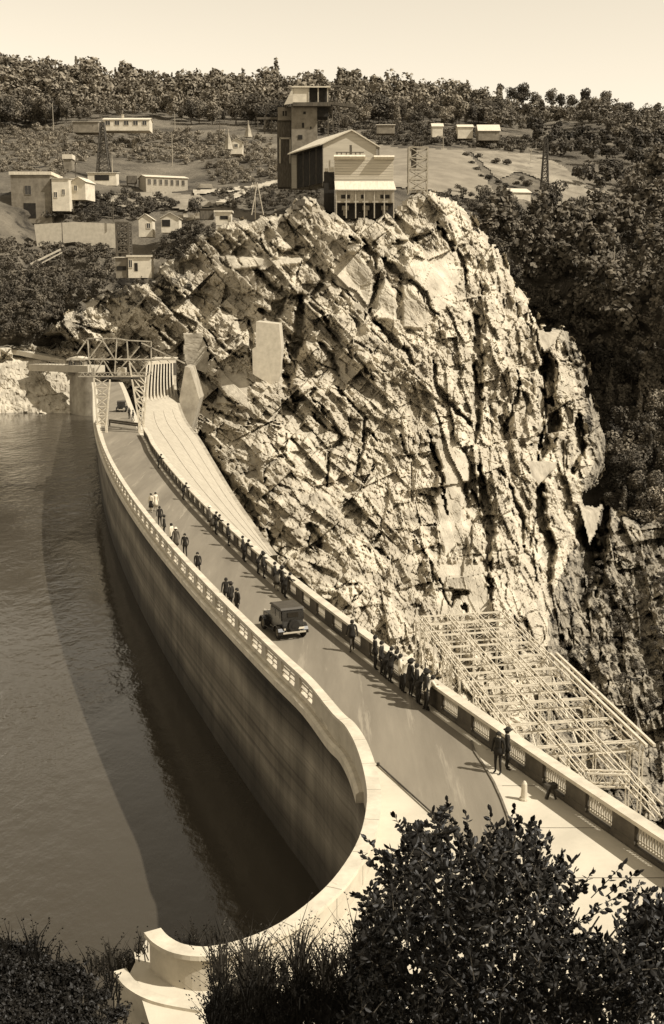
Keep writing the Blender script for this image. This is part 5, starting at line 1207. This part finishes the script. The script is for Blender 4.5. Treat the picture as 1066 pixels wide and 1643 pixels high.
def person_proto(key, kind, top, legs, hat, skirt):
    ev, J = make_person(kind, 1); me = ev.copy(); me.materials.clear()
    for m_ in (M[top], M[legs], M['skin'], M['rubber']): me.materials.append(m_)
    hz = J['neck'][2]
    for p in me.polygons:
        c = p.center
        hand = min((Vector(J['han'+s_])-c).length for s_ in 'lr') < .085
        if c.z > hz-.02 or hand: p.material_index = 2
        elif c.z < .075: p.material_index = 3
        elif c.z < .97 and not any((Vector(J['wri'+s_])-c).length < .22 or (Vector(J['elb'+s_])-c).length < .2 for s_ in 'lr'): p.material_index = 2 if (skirt and c.z < .5) else 1
        else: p.material_index = 0
        p.use_smooth = True
    r_ = bpy.data.objects.new('person', None); link(r_)
    b = bpy.data.objects.new('body', me); link(b); b.parent = r_
    hx = Vector(J['head']); mb = MB()
    n = 10; vs = []; rr = [(.0, .135), (.062, .12), (.098, .07), (.108, .0), (.10, -.05)]
    for rd, z in rr:
        for i in range(n): q = 2*math.pi*i/n; vs.append((hx.x+math.cos(q)*rd, hx.y-.018+math.sin(q)*rd*1.08, hx.z+z+(.05 if math.sin(q) > .5 and z < .02 else 0)))
    mb.add(vs, [(k_*n+i, k_*n+(i+1) % n, (k_+1)*n+(i+1) % n, (k_+1)*n+i) for k_ in range(len(rr)-1) for i in range(n)]); mb.build('hair', M['hair'], r_, smooth=True)
    mb = MB()   # nose and brow so the head has a face side
    mb.add([(hx.x-.018, hx.y+.085, hx.z-.02), (hx.x+.018, hx.y+.085, hx.z-.02), (hx.x, hx.y+.122, hx.z-.022), (hx.x, hx.y+.092, hx.z+.03)], [(0, 1, 2), (0, 2, 3), (1, 3, 2)]); mb.build('nose', M['skin'], r_)
    if hat:
        mb = MB(); vs = []; pr_ = [(.0, .175), (.085, .17), (.105, .095), (.112, .09), (.175, .08), (.175, .07), (.0, .075)]
        for rd, z in pr_:
            for i in range(12): q = 2*math.pi*i/12; vs.append((hx.x+math.cos(q)*rd, hx.y+math.sin(q)*rd*1.1, hx.z+z))
        mb.add(vs, [(k_*12+i, k_*12+(i+1) % 12, (k_+1)*12+(i+1) % 12, (k_+1)*12+i) for k_ in range(len(pr_)-1) for i in range(12)]); mb.build('hat', M[hat], r_, smooth=True)
    if skirt:
        mb = MB(); vs = []; pr_ = [(.135, 1.06), (.185, .90), (.20, .70), (.235, .45), (.22, .46)]
        for rd, z in pr_:
            for i in range(14): q = 2*math.pi*i/14; k_ = rd*(1+.06*math.sin(q*5)*(z < .8)); vs.append((math.cos(q)*k_, math.sin(q)*k_*.85+(.08 if (kind.startswith('lean') and z > 1) else 0), z))
        mb.add(vs, [(k_*14+i, k_*14+(i+1) % 14, (k_+1)*14+(i+1) % 14, (k_+1)*14+i) for k_ in range(len(pr_)-1) for i in range(14)]); mb.build('skirt', M[skirt], r_, smooth=True)
    if not skirt and top != 'cloth_white':
        mb = MB(); vs = []; cy_ = .10 if kind.startswith('lean') else 0
        for rd, z in ((.16, 1.08+0*cy_), (.19, .95), (.20, .80), (.185, .80)):
            for i in range(12): q = 2*math.pi*i/12; vs.append((math.cos(q)*rd, math.sin(q)*rd*.75+(cy_*.8 if z > 1 else 0), z))
        mb.add(vs, [(k_*12+i, k_*12+(i+1) % 12, (k_+1)*12+(i+1) % 12, (k_+1)*12+i) for k_ in range(3) for i in range(12)]); mb.build('jacket_hem', M[top], r_, smooth=True)
    PROTO[key] = [r_, False]
person_proto('suit', 'stand', 'cloth_dark', 'cloth_dark', None, None)
person_proto('suit_hat', 'stand', 'cloth_dark', 'cloth_dark', 'cloth_dark', None)
person_proto('walk', 'walk', 'cloth_dark', 'cloth_mid', None, None)
person_proto('shirt', 'stand', 'cloth_white', 'cloth_dark', None, None)
person_proto('blouse', 'stand', 'cloth_white', 'cloth_dark', None, 'cloth_dark')
person_proto('white_dress', 'stand', 'cloth_white', 'cloth_white', None, 'cloth_white')
person_proto('lean', 'lean', 'cloth_dark', 'cloth_dark', None, None)
person_proto('lean_white', 'lean', 'cloth_white', 'cloth_dark', None, None)
person_proto('lean_skirt', 'lean', 'cloth_dark', 'cloth_dark', None, 'cloth_mid')
person_proto('sunhat', 'stand', 'cloth_mid', 'cloth_mid', 'cloth_white', 'cloth_mid')
def person(key, x, y, face, label, snap=None, sc=1.0, group=None):
    p = G(x, y, .006)
    if snap == 'R': p = Vector((float(RXf(p.y))-.62, p.y, .006))
    if snap == 'L': p = Vector((float(LX(p.y))+.75, p.y, .006))
    pr_ = PROTO[key]
    if snap == 'R' and key.startswith('lean'):
        d = 1e-2; tx = float(RXf(p.y+d)-RXf(p.y-d))/(2*d); face = math.atan2(-tx, 1)*1.0-math.pi/2; p.x = float(RXf(p.y))-.72
    if not pr_[1]:
        o = pr_[0]; pr_[1] = True; o.location = p; o.rotation_euler = (0, 0, face); 
    else: o = copy_tree(pr_[0], p, face)
    o.scale = (sc, sc, sc); tag(o, label, 'person', group)
NRT = 0.0
R90 = -math.pi/2
person('blouse', 243, 822, 2.6, 'person in white blouse and dark skirt, leftmost on the road', sc=.96)
person('white_dress', 250.5, 820, -2.4, 'person in pale clothes beside the one in white blouse and dark skirt', sc=.96)
person('suit', 257, 845, .4, 'person in dark suit standing alone nearer than the pair in pale tops', sc=.98)
person('suit_hat', 263.5, 862, 1.6, 'person in dark hat and coat at the lake parapet behind the white shirt', 'L')
person('shirt', 271, 876, 1.2, 'person in white shirt leaning towards the lake parapet', 'L')
person('sunhat', 279, 884, .3, 'person in pale hat beside the white shirted one at the lake parapet', 'L')
person('suit', 297.5, 894, 2.9, 'person in dark suit walking on the road near the lake parapet', sc=1.0)
person('walk', 318, 926, 3.0, 'person in dark clothes walking close to the lake parapet, alone', sc=.98)
person('lean', 262, 752, 0, 'person in dark coat, farthest at the gorge parapet', 'R')
person('sunhat', 344, 846, R90, 'person in white hat looking over the gorge parapet', 'R')
person('lean_skirt', 351, 853, 0, 'person in dark skirt leaning next to the white hat', 'R')
person('lean', 357, 858, 0, 'person in dark suit, third from the white hat at the gorge parapet', 'R')
person('suit', 408, 898, R90, 'person in dark suit, left one of a pair at the gorge parapet', 'R')
person('lean', 413, 902, 0, 'person in dark suit, right one of a pair leaning over the gorge parapet', 'R')
person('lean', 436, 922, 0, 'person leaning on the gorge parapet with legs apart before the cliff foot', 'R')
person('suit_hat', 443, 928, R90, 'person in dark hat beside the one leaning before the cliff foot', 'R')
person('suit', 461, 944, R90, 'person in dark suit at left of the cluster opposite the car', 'R')
person('lean_skirt', 467, 948, 0, 'person in dark skirt in the cluster opposite the car', 'R')
person('suit_hat', 472, 954, R90+.3, 'person in dark hat in the cluster opposite the car', 'R', 1.04)
person('lean', 480, 960, 0, 'person leaning at the right of the cluster opposite the car', 'R')
person('walk', 571, 1046, .2, 'person in dark clothes alone at the gorge parapet right of the car', 'R', 1.0)
person('suit', 607, 1075, R90+.2, 'person in dark suit alone, left of the large group at the parapet', 'R', 1.03)
person('lean', 634, 1096, 0, 'leaning person, first at the left of the large group', 'R')
person('shirt', 646, 1106, R90, 'person in white shirt inside the large group at the parapet', 'R', 1.0)
person('lean_white', 654, 1112, 0, 'person in white shirt leaning in the large group', 'R')
person('suit_hat', 664, 1119, R90+.4, 'tall person in dark hat in the middle of the large group', 'R', 1.05)
person('suit', 673, 1126, R90, 'person in dark suit right of the tall hatted one', 'R', 1.05)
person('suit', 684, 1137, 1.4, 'person in dark suit with back turned, nearest of the large group', None, 1.08)
person('lean_white', 698, 1140, 0, 'person in pale shirt bending over the parapet, rightmost of the large group', 'R', 1.0)
person('suit', 799, 1241, 2.6, 'person in dark suit standing clear of the parapet, nearest to the viewer', None, .98)
person('suit_hat', 813, 1235, R90, 'person in dark coat and hat by the parapet just behind the nearest figure', None, .98)
person('suit', 616, 1083, R90-.3, 'person in dark suit between the lone one and the large group', 'R', 1.0)
person('lean', 626, 1090, 0, 'leaning person in dark coat just left of the large group', 'R')
person('lean', 679, 1131, 0, 'person in dark coat bending over the parapet behind the nearest dark suit', 'R', 1.05)
person('suit_hat', 691, 1138, R90, 'person in dark hat beside the rightmost bending person', 'R', 1.05)
person('lean', 306, 802, 0, 'lone person in dark coat leaning on the gorge parapet far along the dam', 'R')
person('suit', 378, 876, R90, 'person in dark suit standing between the white hat and the pair', 'R')
person('suit', 208, 672, 1.0, 'tiny dark person standing by the right foot of the gantry')
person('walk', 214, 676, 1.5, 'tiny walking person under the right leg of the gantry')
for v in PROTO.values():
    if not v[1]:
        for ch in list(v[0].children): bpy.data.objects.remove(ch)
        bpy.data.objects.remove(v[0])
# group of motorcyclist-like people by the lake parapet
person('suit', 362, 972, .2, 'person in dark coat, first of three beside the lake parapet left of the car', 'L', 1.0)
person('suit_hat', 371, 980, 1.1, 'person in dark hat, middle of three beside the lake parapet left of the car', 'L', 1.0)
person('suit', 381, 990, 2.2, 'person in dark coat, nearest of three beside the lake parapet left of the car', 'L', 1.0)

# ------------------------------------------------------------------ cars
def make_car():
    o = root('parked_car', (0, 0, 0), '', 'car')             # +x forward
    def shell(name, prof, hw, mat, z_in=0, parent=o, bev=.05):
        n = len(prof); vs = [(x, -hw, z) for x, z in prof]+[(x, hw, z) for x, z in prof]
        mb = MB(); mb.add(vs, [tuple(range(n)), tuple(reversed(range(n, 2*n)))]+[(i, (i+1) % n, n+(i+1) % n, n+i) for i in range(n)]); q = mb.build(name, M[mat], parent)
        bm = bmesh.new(); bm.from_mesh(q.data); bmesh.ops.bevel(bm, geom=bm.edges[:], offset=bev, segments=2, affect='EDGES', clamp_overlap=True); bm.to_mesh(q.data); bm.free(); return q
    shell('body', [(-1.45,.42),(-1.5,.75),(-1.42,1.05),(.35,1.05),(.38,1.0),(1.5,.95),(1.58,.85),(1.58,.42)], .60, 'car_paint')
    shell('cabin', [(-1.44,1.0),(-1.36,1.62),(.22,1.64),(.38,1.0)], .66, 'car_paint', bev=.06)
    shell('roof', [(-1.38,1.62),(-1.30,1.74),(.15,1.76),(.36,1.66),(.34,1.62)], .68, 'car_roof', bev=.05)
    for s_ in (-1, 1):
        for a, b in ((-1.2, -.62), (-.52, .12)):
            mb = MB(); mb.box(((a+b)/2, s_*.665, 1.34), (b-a, .02, .36)); mb.build('side_window', M['glass'], o)
        mb = MB(); mb.box((0, s_*.74, .36), (1.5, .24, .05)); mb.build('running_board', M['car_paint'], o)
        for cx_, nm in ((1.12, 'front'), (-1.08, 'rear')):
            n = 8; vs = []
            for i in range(n+1):
                q = math.radians(-5+190*i/n); 
                for dy in (.52, .86): vs.append((cx_-math.cos(q)*.46, s_*dy, .36+math.sin(q)*.44))
                for dy in (.86, .52): vs.append((cx_-math.cos(q)*.42, s_*dy, .36+math.sin(q)*.40))
            mb = MB(); mb.add(vs, [(i*4+j, i*4+(j+1) % 4, i*4+4+(j+1) % 4, i*4+4+j) for i in range(n) for j in range(4)]+[(0, 1, 2, 3), (n*4+3, n*4+2, n*4+1, n*4)]); mb.build('fender', M['car_paint'], o)
            mb = MB(); vs = []; n = 16
            for rd, y_ in ((.20, .62), (.33, .62), (.36, .66), (.36, .76), (.33, .80), (.20, .80)):
                for i in range(n): q = 2*math.pi*i/n; vs.append((cx_+math.cos(q)*rd, s_*y_, .36+math.sin(q)*rd))
            mb.add(vs, [(k_*n+i, k_*n+(i+1) % n, ((k_+1) % 6)*n+(i+1) % n, ((k_+1) % 6)*n+i) for k_ in range(6) for i in range(n)]); wh = mb.build('wheel', M['rubber'], o, smooth=True)
            mb = MB(); mb.bar((cx_, s_*.64, .36), (cx_, s_*.78, .36), .42, n=14); mb.bar((cx_, s_*.78, .36), (cx_, s_*.82, .36), .14, n=10); mb.build('rim', M['iron'], wh)
        mb = MB(); mb.bar((1.55, s_*.45, .88), (1.72, s_*.45, .88), .22, n=10); mb.build('headlight', M['chrome'], o)
    mb = MB(); mb.box((-1.425, 0, 1.36), (.03, .62, .26)); q = mb.build('rear_window', M['glass'], o)
    mb = MB(); mb.bar((-1.48, 0, .80), (-1.62, 0, .80), .62, n=16); mb.bar((-1.62, 0, .80), (-1.64, 0, .80), .3, n=12); mb.build('spare_wheel', M['rubber'], o)
    mb = MB(); mb.box((-1.66, 0, .45), (.06, 1.3, .08)); mb.box((1.80, 0, .45), (.06, 1.3, .08)); mb.bar((-1.5, .4, .45), (-1.66, .4, .45), .05); mb.bar((-1.5, -.4, .45), (-1.66, -.4, .45), .05); mb.bar((1.5, .4, .45), (1.8, .4, .45), .05); mb.bar((1.5, -.4, .45), (1.8, -.4, .45), .05); mb.build('bumper', M['chrome'], o)
    mb = MB(); mb.box((-1.5, .5, .62), (.05, .1, .1)); mb.build('tail_light', M['chrome'], o)
    mb = MB(); mb.box((-1.53, -.45, .62), (.03, .34, .11)); mb.build('number_plate', M['cloth_white'], o)
    mb = MB(); mb.box((1.60, 0, .72), (.04, .6, .46)); mb.build('radiator', M['chrome'], o)
    return o
car = make_car(); p = G(455, 1015, .006); car.location = p
a1, a2 = G(470, 1026, 0), G(430, 990, 0)
d = Vector((float(LX(66)-LX(60)), 6, 0)); car.rotation_euler = (0, 0, math.atan2(d.y, d.x)+.08); car['label'] = 'black boxy saloon car driving along the middle of the crest road'
c2 = copy_tree(car, G(196, 660, .006), math.pi/2+.1, 'small distant black car on the road beyond the gantry')

# small things by the near walk
mb = MB(); p = G(841, 1283, 0); mb.bar((p.x, p.y, 0), (p.x, p.y, .62), .26, n=10, w2=.2); mb.bar((p.x, p.y, .62), (p.x, p.y, .72), .2, n=10, w2=.08); mb.bar((p.x, p.y, 0), (p.x, p.y, .08), .34, n=10)
tag(mb.build('bollard', M['white_wall'], None, tuple(p), smooth=False), 'short white stone bollard on the pale walk near the gorge parapet', 'bollard')
mb = MB(); p = G(879, 1282, 0); mb.bar((p.x-.05, p.y, 0), (p.x+.12, p.y+.05, .55), .10); mb.box((p.x+.1, p.y, .5), (.45, .25, .18), .4); mb.bar((p.x+.3, p.y, 0), (p.x+.15, p.y, .5), .08)
tag(mb.build('wheelbarrow', M['steel_dark'], None, tuple(p)), 'small dark barrow frame left against the gorge parapet', 'barrow')


# ------------------------------------------------------------------ yard clutter round the works
def clutter(name, label, cat, x, y, Y, parts, mat):
    p = P(x, y, Y); mb = MB()
    for cx_, cy_, cz_, sx, sy, sz, rz in parts: mb.box((p.x+cx_, p.y+cy_, p.z+cz_), (sx, sy, sz), rz)
    tag(mb.build(name, M[mat], None, tuple(p)), label, cat)
hh = lambda x, y, o=2: hY(x, y)-o
clutter('timber_stack', 'stack of pale planks right of the barrack', 'timber stack', 330, 303, hh(330, 303), [(0,0,.3+i*.35,5-i*.4,1.4,.3,.1+.05*i) for i in range(4)], 'timber_pale')
clutter('timber_stack', 'long low stack of timber below the barrack terrace', 'timber stack', 205, 318, hh(205, 318), [(0,0,.3+i*.3,7-i*.6,1.6,.25,-.1+.06*i) for i in range(4)], 'timber_pale')
clutter('spoil_heap', 'pale rubble heap beside the open hut', 'heap', 303, 352, hh(303, 352, 4), [(rnd.uniform(-3,3),rnd.uniform(-1,1),rnd.uniform(0,1.2),rnd.uniform(.8,2.2),1.5,rnd.uniform(.5,1.3),rnd.uniform(0,3)) for i in range(14)], 'concrete_old')
clutter('hopper_wagon', 'small dark tip wagon on the track left of the works hall', 'wagon', 452, 296, hh(452, 296, 3), [(0,0,1.0,2.6,1.4,1.0,0),(-.8,-.6,.35,.6,.15,.6,0),(.8,-.6,.35,.6,.15,.6,0)], 'steel_dark')
clutter('water_tank', 'dark square tank above the gabled hut', 'tank', 212, 300, hh(212, 300, 3), [(0,0,2.2,3,3,2.4,.3),(-1.2,-1.2,.5,.3,.3,1.4,0),(1.2,-1.2,.5,.3,.3,1.4,0)], 'timber')
clutter('shack', 'tiny dark shack left of the low flat hut', 'shack', 332, 352, 312, [(0,0,1.2,3.4,2.5,2.6,.2),(0,0,2.6,3.9,3,.2,.2)], 'timber')
for i, (x, y) in enumerate([(482,330),(476,336),(505,340),(645,338),(652,330)]):
    lb = ['dark crate on the cliff top nearest the works hall corner','low dark crate left of the screening building foot','pale plank pile at the left foot of the screening building','pale plank pile right of the screening building','small pale box under the scaffold tower'][i]
    clutter(['crate','crate','plank_pile','plank_pile','crate'][i], lb, ['crate','crate','plank pile','plank pile','crate'][i], x, y, 292, [(0,0,.5,2.2,1.2,1.0,.3*i),(.6,.1,1.2,1.2,.9,.5,.5*i)], ['timber','timber','timber_pale','timber_pale','timber_pale'][i])
